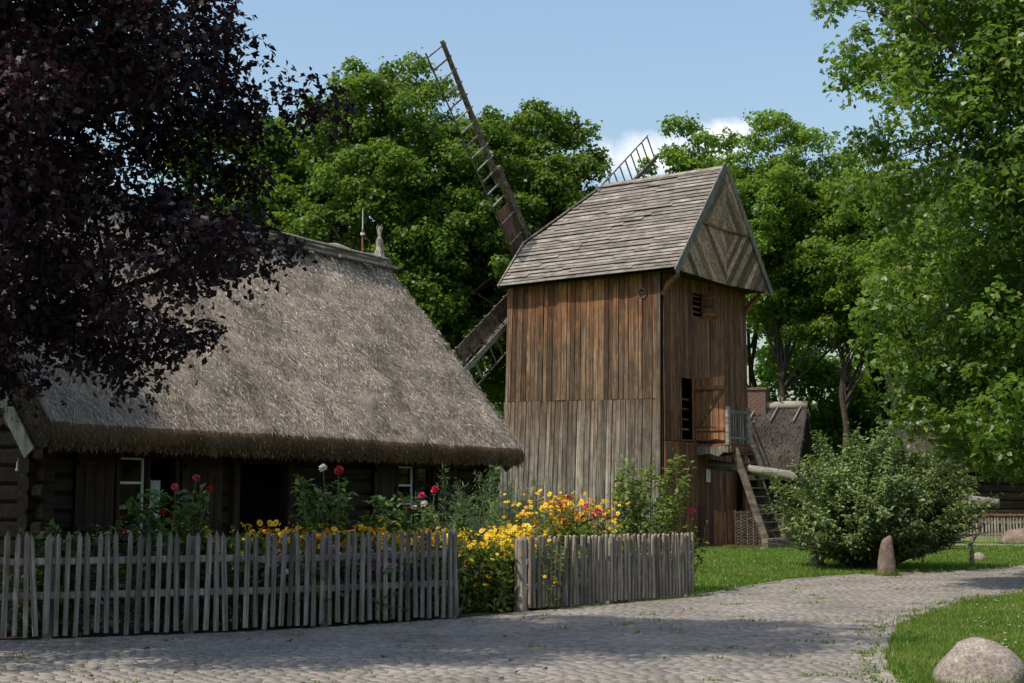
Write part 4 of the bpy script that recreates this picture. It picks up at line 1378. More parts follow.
    while z < 2.4:
        beam('log', (X0 - 0.14, YB - 0.09, z + h / 2), (X1 + 0.14, YB - 0.09, z + h / 2), h - 0.012, 0.20, 'log', gab, (0, 0, 1), 0.22)
        z += h
    # gable boards, lower ends cut to points
    for xg, sg in ((X0 - 0.03, -1), (X1 + 0.03, 1)):
        y = YF + 0.05
        while y < YB - 0.05:
            w = rng.uniform(0.16, 0.22)
            top = lambda q: min(2.32 + (q - 0.35) * 1.277, 2.32 + (2 * YR - 0.35 - q) * 1.277)
            z0 = 2.66
            poly = [(y, z0), (y + w / 2, z0 - 0.07), (y + w - 0.01, z0), (y + w - 0.01, max(z0 + 0.02, top(y + w))), (y, max(z0 + 0.02, top(y)))]
            mesh('gable_board', *prism([(xg, a, b) for a, b in poly], (sg * 0.03, 0, 0)), 'gable_brown', gab)
            y += w
    # pale barge boards hung under the verge
    for xg in (0.10, LX - 0.10):
        beam('barge_board', (-0.04 if xg < 1 else LX + 0.04, 0.34, 2.20), (-0.04 if xg < 1 else LX + 0.04, 1.22, 3.36), 0.22, 0.035, 'barge', gab, (0, 0.77, -0.64))
        beam('barge_board', (xg, 1.02, 3.50), (xg, YR - 0.1, 6.52), 0.16, 0.035, 'gable_brown', gab, (0, 0.77, -0.64))
        beam('barge_board', (xg, 2 * YR - 0.12, 2.36), (xg, YR + 0.1, 6.52), 0.18, 0.035, 'gable_brown', gab, (0, 0.77, 0.64))
    # eave rafters feet
    for k in range(13):
        x = 0.7 + k * 0.98
        beam('rafter', (x, 0.22, 2.28), (x, 1.4, 3.6), 0.12, 0.10, 'log', wall, (1, 0, 0))
    beam('wall_plate', (X0 - 0.2, YF + 0.05, 2.42), (X1 + 0.2, YF + 0.05, 2.42), 0.20, 0.24, 'log', wall, (0, 0, 1))
    for k in range(4):
        z = 0.62 + k * 0.53
        beam('log_end', (X0 - 0.02, YF - 0.24, z), (X0 - 0.02, YF - 0.04, z), 0.20, 0.18, 'log', gab, (0, 0, 1), 0.25)

    def window(x0, x1, z0, z1, open_right):
        fr = beam('window', (x0, YF - 0.01, z0 - 0.04), (x1, YF - 0.01, z0 - 0.04), 0.09, 0.16, 'log_v', root, (0, 0, 1))
        beam('lintel', (x0 - 0.08, YF - 0.01, z1 + 0.03), (x1 + 0.08, YF - 0.01, z1 + 0.03), 0.10, 0.10, 'log_v', fr, (0, 0, 1))
        for x in (x0 + 0.03, (x0 + x1) / 2, x1 - 0.03):
            beam('post', (x, YF - 0.005, z0), (x, YF - 0.005, z1), 0.08, 0.12, 'log_v', fr, (1, 0, 0))
        xm = (x0 + x1) / 2
        for i, (a, b) in enumerate(((x0 + 0.08, xm - 0.05), (xm + 0.05, x1 - 0.08))):
            if i == 1 and open_right:
                # the second sash stands open into the room
                for zz in (z0 + 0.03, z1 - 0.03):
                    beam('sash_rail', (b, YF + 0.1, zz), (b - 0.05, YF + 0.1 + (b - a), zz), 0.05, 0.04, 'log_v', fr, (0, 0, 1))
                continue
            mt = 'white' if i == 0 else 'log_v'
            yy = YF + 0.02
            for x in (a + 0.02, b - 0.02):
                beam('sash_stile', (x, yy, z0 + 0.01), (x, yy, z1 - 0.01), 0.045, 0.04, mt, fr, (1, 0, 0))
            nz = 3
            for k in range(nz + 1):
                zz = z0 + 0.03 + (z1 - z0 - 0.06) * k / nz
                beam('sash_rail', (a + 0.04, yy + 0.003, zz), (b - 0.04, yy + 0.003, zz), 0.04, 0.034, mt, fr, (0, 0, 1))
            for k in range(nz):
                za = z0 + 0.05 + (z1 - z0 - 0.06) * k / nz
                zb = z0 + 0.01 + (z1 - z0 - 0.06) * (k + 1) / nz
                mesh('pane', *box((a + 0.04, yy + 0.008, za), (b - 0.04, yy + 0.012, zb)), 'glass', fr)
        return fr

    w1 = window(2.0, 3.34, 1.04, 2.22, True)
    # curtain in the open half
    vs, fs = [], []
    for i in range(15):
        x = 2.80 + 0.30 * i / 14
        yv = YF + 0.10 + 0.02 * math.sin(i * 1.6)
        vs += [(x, yv, 1.06), (x * 0.8 + 2.99 * 0.2, yv, 1.86 + 0.01 * math.sin(i))]
    for i in range(14):
        fs.append((2 * i, 2 * i + 2, 2 * i + 3, 2 * i + 1))
    mesh('curtain', vs, fs, 'cloth', root, True)
    w2 = window(9.42, 10.80, 1.08, 2.22, False)

    def shutter(x0, x1, z0, z1):
        s = None
        nb = max(3, round((x1 - x0) / 0.2))
        for i in range(nb):
            a = x0 + (x1 - x0) * i / nb
            b = x0 + (x1 - x0) * (i + 1) / nb - 0.008
            vs, fs = bar(((a + b) / 2, YF - 0.055, z0), ((a + b) / 2, YF - 0.055, z1), b - a, 0.035, (1, 0, 0))
            if s is None:
                s = mesh('shutter', vs, fs, 'log_v', root)
            else:
                mesh('shutter_board', vs, fs, 'log_v', s)
        for z in (z0 + 0.16, z1 - 0.16):
            beam('ledge', (x0 + 0.03, YF - 0.09, z), (x1 - 0.03, YF - 0.09, z), 0.08, 0.03, 'log_v', s, (0, 0, 1))
        for i in range(3):
            x = x0 + (x1 - x0) * (i + 0.8) / 3.6
            zc = z1 - 0.36
            mesh('cut_out', [(x - 0.035, YF - 0.0755, zc + 0.02), (x, YF - 0.0755, zc - 0.05), (x + 0.035, YF - 0.0755, zc + 0.02), (x + 0.018, YF - 0.0755, zc + 0.045), (x, YF - 0.0755, zc + 0.025), (x - 0.018, YF - 0.0755, zc + 0.045)], [(0, 1, 2, 3, 4, 5)], 'dark_in', s)
        return s

    shutter(1.18, 1.94, 0.98, 2.26)
    shutter(3.40, 4.36, 0.98, 2.26)
    shutter(8.66, 9.36, 1.0, 2.26)
    shutter(10.86, 11.6, 1.0, 2.26)
    # open doorway with posts
    for x in (4.66, 6.08):
        beam('door_post', (x, YF - 0.02, 0.1), (x, YF - 0.02, 2.3), 0.17, 0.22, 'log_v', root, (1, 0, 0))
    beam('door_head', (4.5, YF - 0.03, 2.24), (6.25, YF - 0.03, 2.24), 0.16, 0.20, 'log_v', root, (0, 0, 1))
    beam('threshold', (4.6, YF - 0.1, 0.10), (6.15, YF - 0.1, 0.10), 0.30, 0.12, 'log_v', root, (0, 1, 0))
    beam('corner_board', (11.5, YF - 0.05, 0.1), (11.5, YF - 0.05, 2.35), 0.16, 0.10, 'log_v', root, (1, 0, 0))
    # lightning conductor and a little enamel lamp on the gable corner
    mesh('conductor', *tube([(X0 - 0.06, 1.02, 0.1), (X0 - 0.06, 1.02, 1.9), (X0 - 0.12, 1.05, 2.15)], [0.012] * 3, 5), 'zinc', root)
    lamp = mesh('wall_lamp', *tube([(X0 - 0.12, 1.05, 2.10), (X0 - 0.12, 1.05, 2.02), (X0 - 0.12, 1.05, 1.97)], [0.018, 0.022, 0.035], 10), 'zinc', root)
    return root


build_cottage()


# ================================================================== FENCES
def picket_mesh(name, w, t, h, kind, seed):
    rng = random.Random(seed)
    if kind == 'pointed':
        tip = h - w * 1.0
        l = rng.uniform(-0.1, 0.1) * w
        poly = [(-w / 2, 0), (w / 2, 0), (w / 2 * rng.uniform(0.92, 1.05), tip), (l, h), (-w / 2 * rng.uniform(0.92, 1.05), tip)]
    else:
        poly = [(-w / 2, 0), (w / 2, 0), (w / 2 * 0.95, h - w * 0.55), (w * 0.27, h - w * 0.12), (0, h), (-w * 0.27, h - w * 0.12), (-w / 2 * 0.95, h - w * 0.55)]
    n = len(poly)
    c = t * 0.28
    vs = []
    for yy, k in ((-t / 2, 1 - 2 * c / w), (-t / 2 + c, 1.0), (t / 2, 1.0)):
        vs += [(x * k, yy, z - (c * 0.7 if (yy == -t / 2 and z > h * 0.8) else 0)) for x, z in poly]
    fs = [tuple(range(n)), tuple(range(3 * n - 1, 2 * n - 1, -1))]
    for l in range(2):
        for k in range(n):
            fs.append((l * n + k, (l + 1) * n + k, (l + 1) * n + (k + 1) % n, l * n + (k + 1) % n))
    me = bpy.data.meshes.new(name)
    me.from_pydata(vs, [], fs)
    return me


def picket_fence(label, pts, hts, spacing, w, t, kind, mat, rails, post_at, seed, group=None):
    rng = random.Random(seed)
    P = [Vector((x, y, 0)) for x, y in pts]
    root = empty('picket_fence', P[0])
    tag(root, label, 'fence', group)
    meshes = []
    for s in range(7):
        me = picket_mesh('picket', w * rng.uniform(0.85, 1.12), t, 1.0, kind, seed * 10 + s)
        me.materials.append(M[mat])
        meshes.append(me)
    lens = [(P[i + 1] - P[i]).length for i in range(len(P) - 1)]
    tot = sum(lens)

    def at(s):
        for i, l in enumerate(lens):
            if s <= l or i == len(lens) - 1:
                return P[i].lerp(P[i + 1], s / l), (P[i + 1] - P[i]).normalized()
            s -= l

    s = 0.05
    while s < tot:
        p, d = at(s)
        h = hts[0] + (hts[1] - hts[0]) * s / tot
        o = link('picket', rng.choice(meshes), root)
        z0 = rng.uniform(0.02, 0.06)
        out = Vector((d.y, -d.x, 0))
        q = p - P[0] + out * (t * 0.9 + rng.uniform(-0.004, 0.006))
        lean = rng.gauss(0, 0.013) + (rng.choice([-1, 1]) * rng.uniform(0.03, 0.06) if rng.random() < 0.06 else 0)
        o.rotation_euler = (rng.gauss(0, 0.012), lean, math.atan2(d.y, d.x))
        o.location = q + Vector((0, 0, z0))
        o.scale = (1, 1, h - z0 + rng.uniform(-0.016, 0.016))
        s += spacing * rng.uniform(0.92, 1.08)
    for zf in rails:
        acc = 0
        for i, l in enumerate(lens):
            h = hts[0] + (hts[1] - hts[0]) * (acc + l / 2) / tot
            m_ = max(1, round(l / 2.6))
            for k in range(m_):
                a = P[i].lerp(P[i + 1], k / m_) - P[0]
                b = P[i].lerp(P[i + 1], (k + 1) / m_) - P[0]
                d = (b - a).normalized()
                o_ = Vector((d.y, -d.x, 0)) * -0.012
                beam('rail', a + o_ + Vector((0, 0, zf * h + rng.uniform(-0.01, 0.01))), b + o_ + d * 0.01 + Vector((0, 0, zf * h + rng.uniform(-0.01, 0.01))), 0.085, 0.055, mat, root, (0, 0, 1), 0.25)
            acc += l
    for s, r, hh in post_at:
        p, d = at(min(s, tot))
        q = p - P[0] + Vector((d.y, -d.x, 0)) * -0.10
        h = (hts[0] + (hts[1] - hts[0]) * s / tot) * hh
        ps = [q + Vector((rng.uniform(-0.01, 0.01), 0, z * h)) for z in (0, 0.3, 0.7, 0.96, 1.0)]
        mesh('post', *tube(ps, [r, r * 0.98, r * 0.95, r * 0.93, r * 0.75], 9), mat, root, False)
    return root


picket_fence('long grey picket fence with pointed tops in front of the cottage flower bed', [(-8.6, 15.05), (-5.72, 16.17), (-3.12, 17.23), (-0.73, 19.05)], (1.23, 1.17), 0.113, 0.063, 0.024, 'pointed', 'fence', (0.40, 0.72), [(1.4, 0.06, 0.95), (3.6, 0.06, 0.95), (5.2, 0.06, 0.95), (6.95, 0.055, 0.93), (8.9, 0.065, 1.0)], 3)
picket_fence('short fence of closely set round-topped grey sticks beside the garden entrance', [(0.20, 20.27), (1.5, 21.72), (2.91, 23.2)], (1.05, 1.02), 0.088, 0.056, 0.034, 'round', 'fence2', (0.33, 0.66), [(0.0, 0.105, 0.98), (2.0, 0.05, 0.9), (3.98, 0.06, 1.0)], 6)


def far_fence():
    rng = random.Random(77)
    A = [(7.5, 53.2), (12.0, 52.0), (18.0, 50.4), (25, 51.5)]
    P = [Vector((x, y, 0)) for x, y in A]
    root = empty('picket_fence', P[0])
    tag(root, 'low grey stick fence beyond the lawn and gravel path', 'fence')
    mb = MB()
    for i in range(3):
        L = (P[i + 1] - P[i]).length
        d = (P[i + 1] - P[i]).normalized()
        n_ = int(L / 0.105)
        for k in range(n_):
            p = P[i] + d * (k * 0.105 + rng.uniform(-0.012, 0.012)) - P[0]
            h = 0.98 + rng.uniform(-0.06, 0.05)
            vs, fs = bar(p + Vector((0, 0, 0.03)), p + Vector((rng.uniform(-0.02, 0.02), 0, h)), 0.062, 0.03, d, 0.2)
            mb.add(vs, fs)
        for z in (0.3, 0.72):
            beam('rail', P[i] - P[0] + Vector((0, 0.05, z)), P[i + 1] - P[0] + Vector((0, 0.05, z)), 0.09, 0.05, 'fence2', root, (0, 0, 1))
        for k in range(int(L / 2) + 1):
            p = P[i] + d * (k * 2.0) - P[0]
            mesh('post', *tube([p + Vector((0, 0.1, 0)), p + Vector((0, 0.1, 0.9))], [0.06, 0.055], 7), 'fence2', root)
        beam('top_wattle', P[i] - P[0] + Vector((0, -0.02, 0.97)), P[i + 1] - P[0] + Vector((0, -0.02, 0.97)), 0.07, 0.08, 'mill_right', root, (0, 0, 1))
    tag(mb.build('stick', 'fence2', root), kind='stuff')


far_fence()


# ================================================================== FAR BUILDINGS
def thatched_shed(name, label, org, rz, length, half, z_eave, z_ridge, seed, chimney_x=None, logs=8, nstraw=6000):
    rng = random.Random(seed)
    nrng = np.random.default_rng(seed)
    root = empty(name, (*org, 0), R(rz))
    tag(root, label, 'house')
    V, F = [], []
    prof = [(-half + 0.05, z_eave - 0.28), (-half, z_eave)] + [(-half * (1 - t / 12), z_eave + (z_ridge - z_eave) * t / 12) for t in range(1, 12)] + [(0, z_ridge)]
    prof = prof + [(-y, z) for y, z in prof[-2::-1]]
    prof = prof + [(half - 0.4, z_eave - 0.2), (0, z_ridge - 0.35), (-half + 0.4, z_eave - 0.2)]
    n = len(prof)
    nx = 60
    for i in range(nx + 1):
        x = -length * i / nx
        for y, z in prof:
            q = mnoise.noise(Vector((x * 1.5, y * 1.5, z * 1.5 + seed))) * 0.06
            V.append((x, y + q * 0.3, z + q))
    for i in range(nx):
        for k in range(n):
            a, b = i * n + k, i * n + (k + 1) % n
            F.append((a, b, b + n, a + n))
    h = len(prof) // 2
    F.append(tuple(range(n)))
    F.append(tuple(range(nx * n + n - 1, nx * n - 1, -1)))
    roof = mesh('roof', V, F, 'far_thatch', root)
    # straw ridge held by crossed poles
    pts = [(-length * i / 12, 0, z_ridge + 0.03 * math.sin(i * 2)) for i in range(13)]
    mesh('ridge_roll', *tube(pts, [0.2] * 13, 8), 'thatch', roof, True)
    for k in range(9):
        x = -0.35 - k * 0.95 + rng.uniform(-0.1, 0.1)
        for s in (-1, 1):
            sl = (z_ridge - z_eave) / half
            a = Vector((x, s * 0.9, z_ridge - 0.9 * sl + 0.16))
            b = Vector((x + 0.35, -s * 0.28, z_ridge + 0.36))
            beam('ridge_pole', a, b, 0.065, 0.055, 'grey_wood', roof)
    t = nrng.random(nstraw)
    x = -nrng.random(nstraw) * length
    sg = np.where(nrng.random(nstraw) < 0.75, -1.0, 1.0)
    pos = np.stack([x, sg * half * (1 - t), z_eave + (z_ridge - z_eave) * t + 0.03], 1)
    sl = math.atan2(z_ridge - z_eave, half)
    nr = np.stack([np.zeros(nstraw), sg * math.sin(sl), np.full(nstraw, math.cos(sl))], 1)
    ax = np.stack([nrng.normal(0, 0.5, nstraw), sg * math.cos(sl), np.full(nstraw, -math.sin(sl))], 1)
    tag(leaf_mesh('loose_straw', pos, nr + nrng.normal(0, 0.25, (nstraw, 3)), nrng.uniform(0.15, 0.3, nstraw), 'far_thatch', roof, 'simple', nrng, ax, narrow=0.15), kind='stuff')
    yw = half - 0.7
    core = mesh('wall', *box((-length + 0.6, -yw + 0.1, 0), (-0.6, yw - 0.1, z_eave - 0.05)), 'dark_in', root)
    hh = (z_eave - 0.1) / logs
    for k in range(logs):
        z = 0.05 + hh * (k + 0.5)
        for s in (-1, 1):
            beam('log', (-length + 0.4, s * yw, z), (-0.4, s * yw, z), hh - 0.015, 0.2, 'log', core, (0, 0, 1), 0.25)
        for x in (-0.6, -length + 0.6):
            beam('log', (x, -yw - 0.2, z), (x, yw + 0.2, z), hh - 0.015, 0.2, 'log', core, (0, 0, 1), 0.25)
    for x in (-0.55, -length + 0.55):
        sx = 0.03 if x > -1 else -0.03
        y = -yw
        while y < yw:
            top = lambda q: z_eave - 0.3 + (half - 0.35 - abs(q)) * (z_ridge - z_eave) / half
            y2 = min(yw, y + 0.22)
            za, zb = top(y), top(y2)
            zm = z_eave - 0.15
            if max(za, zb) > zm + 0.05:
                mesh('gable_board', *prism([(x, y, zm), (x, y2 - 0.012, zm), (x, y2 - 0.012, max(zm + 0.02, zb)), (x, y, max(zm + 0.02, za))], (sx, 0, 0)), 'log_v', core)
            y = y2
    if chimney_x is not None:
        cx = chimney_x
        ch = mesh('chimney', *box((cx - 0.39, -0.35, z_ridge - 1.2), (cx + 0.39, 0.35, z_ridge + 0.68)), 'mortar', root)
        z = z_ridge - 0.9
        row = 0
        bm = {}
        while z < z_ridge + 0.66:
            for side, (lo, hi, fx) in enumerate((((-0.42, 0.42, 'y-')), ((-0.42, 0.42, 'y+')), ((-0.38, 0.38, 'x-')), ((-0.38, 0.38, 'x+')))):
                p = lo - (0.12 if row % 2 else 0)
                while p < hi:
                    a, b = max(lo, p), min(hi, p + 0.24)
                    if b - a > 0.05:
                        pr = rng.uniform(0.0, 0.008)
                        if fx[0] == 'y':
                            s = -1 if fx[1] == '-' else 1
                            y0 = s * 0.35
                            vs, fs = box((cx + a + 0.004, min(y0, y0 + s * (0.035 + pr)), z), (cx + b - 0.006, max(y0, y0 + s * (0.035 + pr)), z + 0.066))
                        else:
                            s = -1 if fx[1] == '-' else 1
                            x0 = cx + s * 0.39
                            vs, fs = box((min(x0, x0 + s * (0.03 + pr)), a + 0.004, z), (max(x0, x0 + s * (0.03 + pr)), b - 0.006, z + 0.066))
                        bm.setdefault('v', MB()).add(vs, fs)
                    p += 0.25
            z += 0.078
            row += 1
        tag(bm['v'].build('brick', 'brick', ch), kind='stuff')
        mesh('chimney_cap', *box((cx - 0.48, -0.44, z_ridge + 0.68), (cx + 0.48, 0.44, z_ridge + 0.78)), 'brick', ch)
    return root


thatched_shed('farm_cottage', 'far thatched cottage with a brick chimney partly hidden behind the mill stairs', (12.05, 58.0), -20, 10, 3.0, 2.55, 5.3, 31, chimney_x=-2.05)
thatched_shed('thatched_barn', 'low grey thatched barn mostly hidden behind the shrub and hanging maple branches', (31, 63), 3, 14.5, 3.4, 2.9, 4.75, 37)


# ================================================================== STONES, STUMPS, STICK
def rock(name, label, loc, size, mat, seed, cat='boulder', group=None, flat=0.25):
    import bmesh
    bm = bmesh.new()
    bmesh.ops.create_icosphere(bm, subdivisions=4, radius=1.0)
    for v in bm.verts:
        d = v.co.normalized()
        k = 1 + 0.15 * mnoise.noise(d * 1.1 + Vector((seed, 0, 0))) + 0.05 * mnoise.noise(d * 3.1 + Vector((0, seed, 0))) + 0.03 * mnoise.noise(d * 8 + Vector((0, 0, seed)))
        p = d * k
        v.co = Vector((p.x * size[0], p.y * size[1], p.z * size[2]))
        if v.co.z < -flat * size[2]:
            v.co.z = -flat * size[2] + (v.co.z + flat * size[2]) * 0.15
    me = bpy.data.meshes.new(name)
    bm.to_mesh(me)
    bm.free()
    me.materials.append(M[mat])
    me.polygons.foreach_set('use_smooth', [True] * len(me.polygons))
    o = link(name, me)
    o.location = loc
    return tag(o, label, cat, group)


rock('boulder', 'large pale rounded granite boulder on the near lawn beside the path', (3.93, 12.15, 0.05), (0.37, 0.33, 0.37), 'granite', 14.2)
rock('boulder', 'low reddish boulder lying on the far lawn near the stick fence', (17.3, 49.0, 0.1), (0.62, 0.5, 0.42), 'granite_red', 5.1)
rock('small_stone', 'small grey stone block on the lawn near the crooked stick', (11.55, 35.6, 0.06), (0.17, 0.14, 0.17), 'granite', 8.3, 'stone')
rock('small_stone', 'little grey stone on the lawn at the left foot of the shrub', (7.0, 33.0, 0.07), (0.17, 0.15, 0.20), 'granite', 9.9, 'stone')


def stone_post():
    o = empty('stone_post')
    bpy.data.objects.remove(o)
    vs, fs = [], []
    lev = [(0.0, 0.165, 0.15), (0.12, 0.162, 0.148), (0.30, 0.148, 0.135), (0.48, 0.128, 0.12), (0.64, 0.108, 0.102), (0.75, 0.088, 0.085), (0.79, 0.060, 0.062)]
    n = 12
    for z, rx, ry in lev:
        for k in range(n):
            a = 2 * math.pi * (k + 0.5) / n
            sq = 1 / max(abs(math.cos(a)), abs(math.sin(a))) ** 0.85
            q = 1 + 0.22 * mnoise.noise(Vector((math.cos(a) * 2, math.sin(a) * 2, z * 4)))
            vs.append((math.cos(a) * rx * sq * q + 0.03 * z, math.sin(a) * ry * sq * q, z + (0.05 * math.cos(a) if z > 0.7 else 0)))
    for l in range(len(lev) - 1):
        for k in range(n):
            fs.append((l * n + k, l * n + (k + 1) % n, (l + 1) * n + (k + 1) % n, (l + 1) * n + k))
    fs.append(tuple(range((len(lev) - 1) * n, len(lev) * n)))
    p = mesh('stone_post', vs, fs, 'granite_red', None, True)
    p.location = (7.64, 29.35, -0.01)
    tag(p, 'tapered reddish stone bollard standing at the path edge before the shrub', 'bollard')


stone_post()


def crooked_stick():
    pts = [(0, 0, -0.1), (0.02, 0, 0.25), (0.0, 0.02, 0.5), (0.10, 0.02, 0.68), (0.22, 0.0, 0.82), (0.20, 0, 0.98), (0.08, 0.0, 1.16)]
    o = mesh('crooked_stick', *tube(pts, [0.055, 0.055, 0.05, 0.05, 0.045, 0.045, 0.05], 8), 'pole', None, True)
    o.location = (10.72, 33.55, 0)
    tag(o, 'pale crooked wooden prop standing upright in the lawn near the log end', 'stick')


crooked_stick()


# ================================================================== TREES
# near left: purple-leaved maple reaching in over the cottage roof
def cut_purple(p):
    x, y, z = p
    # outline of the crown on its right side, seen from the lawn
    px = 512 + 1422 * x / y
    if px < -90 and y < 16 and (x * 7.3 + z * 3.1) % 1.0 < 0.7:
        return False
    if (z - 1.6) / y > 0.37 and (x * 5.7 + z * 4.1) % 1.0 < 0.4:
        return False
    pz = (z - 1.6) / y
    lim = np.interp(pz, [0.06, 0.10, 0.14, 0.18, 0.22, 0.25, 0.27, 0.29, 0.31, 0.335, 0.35, 0.42, 0.48, 0.56], [150, 190, 236, 272, 292, 304, 312, 292, 232, 205, 215, 255, 260, 480])
    if px > lim - 12:
        return False
    low = np.interp(px, [-400, 0, 40, 90, 130, 160, 185, 205, 240, 270, 300, 335], [0.03, 0.058, 0.066, 0.105, 0.108, 0.092, 0.062, 0.108, 0.12, 0.155, 0.175, 0.23])
    return pz > low


tree('purple_maple', 'dark purple-leaved maple overhanging the cottage roof', (-8.3, 13.6, 0), (-7.6, 14.0, 7.5), 0.30,
     [(-5.6, 14.0, 5.6, 3.9, 2.6, 3.4), (-5.6, 13.6, 8.6, 3.8, 3.0, 3.0), (-9.3, 17.2, 7.0, 2.6, 2.6, 2.6), (-3.2, 13.0, 10.4, 2.4, 2.0, 1.7)], 440, 0.60, 860, 0.096, 'leaf_purple', 101, 'mix', 16, 0.15, 8, cut_purple)

# near right: green maple whose trunk stands outside the view
def cut_front(p):
    x, y, z = p
    lim = np.interp((z - 1.6) / y, [0.02, 0.04, 0.07, 0.12, 0.18, 0.24, 0.28, 0.32, 0.36, 0.5], [0.33, 0.30, 0.28, 0.268, 0.255, 0.248, 0.250, 0.236, 0.220, 0.255])
    return x / y > lim + 0.006 and (z - 1.6) / y > np.interp(x / y, [0.27, 0.30, 0.36, 0.5], [0.06, 0.032, 0.018, 0.03])


tree('green_maple', 'large green maple with big leaves hanging in from beside the curving path', (13.4, 25.5, 0), (12.8, 25.5, 11), 0.34,
     [(10.2, 24.5, 8.4, 5.0, 3.6, 6.4), (9.0, 24.4, 4.0, 2.4, 2.6, 2.0), (8.9, 25.2, 3.2, 2.0, 2.2, 1.3)], 400, 0.74, 430, 0.142, 'leaf_front', 102, 'mix', 16, 0.30, 8, cut_front)

G = 'tall trees behind the mill and cottage'
tree('maple_tree', 'tall broad green maple rising behind the cottage ridge left of the mill sail', (-5.6, 61, 0), (-5.2, 61, 17), 0.45,
     [(-5.4, 61, 13.4, 4.6, 4.5, 7.4), (-2.8, 61, 11.5, 4.6, 4.5, 6.6)], 430, 0.85, 340, 0.195, 'leaf_big', 103, 'simple', 18, 0.5, 8, None, G, 0.8)
tree('maple_tree', 'tall green maple directly behind the raised mill sail', (1.0, 63, 0), (0.8, 63, 15), 0.42,
     [(0.6, 63, 12.2, 3.9, 4.4, 7.2), (2.2, 63, 10.5, 2.8, 4, 5.6)], 330, 0.85, 340, 0.195, 'leaf_big', 104, 'simple', 18, 0.5, 8, None, G, 0.8)
tree('maple_tree', 'green tree crown glimpsed between the purple maple and the cottage ridge', (-12.5, 64, 0), (-12.3, 64, 14), 0.4,
     [(-12.0, 64, 12.0, 4.6, 4.2, 6.6)], 110, 1.2, 170, 0.31, 'leaf_big', 105, 'simple', 10, 0.45, 9, None, G, 0.8)
tree('ash_tree', 'slender light green tree peeking over the mill roof ridge', (9.4, 72, 0), (9.4, 72, 15), 0.28,
     [(9.3, 72, 15.2, 2.5, 3, 5.4)], 80, 1.0, 300, 0.23, 'leaf_lime', 106, 'simple', 12, 0.35, 9, None, G, 0.7, low=0.45)
tree('ash_tree', 'tallest light green tree with dark slim trunks right of the mill gable', (13.0, 68, 0), (12.7, 68, 16), 0.22,
     [(13.4, 68, 15.4, 3.7, 3.2, 4.8), (14.2, 68, 11.4, 3.2, 2.6, 2.6)], 200, 0.85, 330, 0.19, 'leaf_lime', 107, 'simple', 16, 0.3, 8, None, G, 0.7, low=0.42)
tree('ash_tree', 'forked dark-stemmed tree behind the far cottage chimney', (15.2, 66, 0), (15.9, 66, 13), 0.22,
     [(16.6, 66, 12.6, 2.8, 2.8, 4.0)], 130, 0.85, 330, 0.19, 'leaf_lime', 108, 'simple', 14, 0.3, 8, None, G, 0.7, low=0.30)
tree('ash_tree', 'leaning dark-trunked tree standing behind the round shrub', (17.2, 62, 0), (16.2, 62, 11), 0.19,
     [(18.2, 62, 10.6, 2.4, 2.6, 3.2)], 90, 0.8, 330, 0.19, 'leaf_lime', 109, 'simple', 12, 0.3, 8, None, G, 0.7, low=0.30)
tree('ash_tree', 'dense green tree beyond the barn under the hanging maple branches', (22, 70, 0), (22, 70, 12), 0.3,
     [(22.3, 70, 10.2, 4.2, 3.6, 6.6)], 80, 1.3, 190, 0.30, 'leaf_big', 110, 'simple', 10, 0.4, 10, None, G, 0.7)
tree('ash_tree', 'dark green tree far behind the hanging maple branches beside the barn', (30, 72, 0), (30, 72, 12), 0.3,
     [(30, 72, 9.5, 5, 4, 7.5)], 60, 1.6, 120, 0.36, 'leaf_big', 111, 'simple', 9, 0.4, 10, None, G, 0.7)


tree('ash_tree', 'slim straight dark trunk with a light crown close beside the mill wall', (12.3, 74, 0), (12.6, 74, 14), 0.2,
     [(12.8, 74, 13.5, 2.4, 2.4, 3.0)], 45, 0.95, 260, 0.24, 'leaf_lime', 114, 'simple', 7, 0.3, 8, None, G, 0.7, low=0.5)
tree('ash_tree', 'slim double-stemmed tree between the far cottage and the barn', (19.4, 74, 0), (19.0, 74, 13), 0.22,
     [(19.2, 74, 12.6, 2.6, 2.4, 3.4)], 50, 0.95, 260, 0.24, 'leaf_lime', 115, 'simple', 8, 0.3, 8, None, G, 0.7, low=0.35)
tree('young_tree', 'bushy young tree in the shade behind the far cottage gable', (17.5, 80, 0), (17.5, 80, 9), 0.2,
     [(17.5, 80, 6.4, 4.0, 3, 5.4)], 60, 1.3, 150, 0.32, 'leaf_lime', 112, 'simple', 8, 0.3, 8, None, G, 0.7)
tree('young_tree', 'bushy young tree between the shrub top and the grey barn ridge', (22.5, 82, 0), (22.5, 82, 9), 0.2,
     [(22.8, 82, 6.6, 3.6, 3, 5.6)], 60, 1.3, 150, 0.32, 'leaf_big', 113, 'simple', 8, 0.3, 8, None, G, 0.7)


# far wood reading as one mass
def treeline():
    rng = np.random.default_rng(55)
    b = []
    for x in np.arange(-62, 75, 2.0):
        hmax = 10.5 + 2.4 * math.sin(x * 0.21) + 1.6 * math.sin(x * 0.57 + 1)
        for k in range(6):
            b.append((x + rng.normal() * 1.0, 98 + rng.normal() * 3.0, rng.uniform(0.8, hmax), rng.uniform(1.2, 2.1)))
    P, Nn = blob_leaves(np.array(b), 28, rng, 7)
    o = leaf_mesh('far_wood', P, Nn, 0.62 * rng.uniform(0.7, 1.3, len(P)), 'leaf_far', None, 'simple', rng, narrow=0.8)
    tag(o, 'far green wood closing the view behind the village', 'wood', kind='stuff')


treeline()


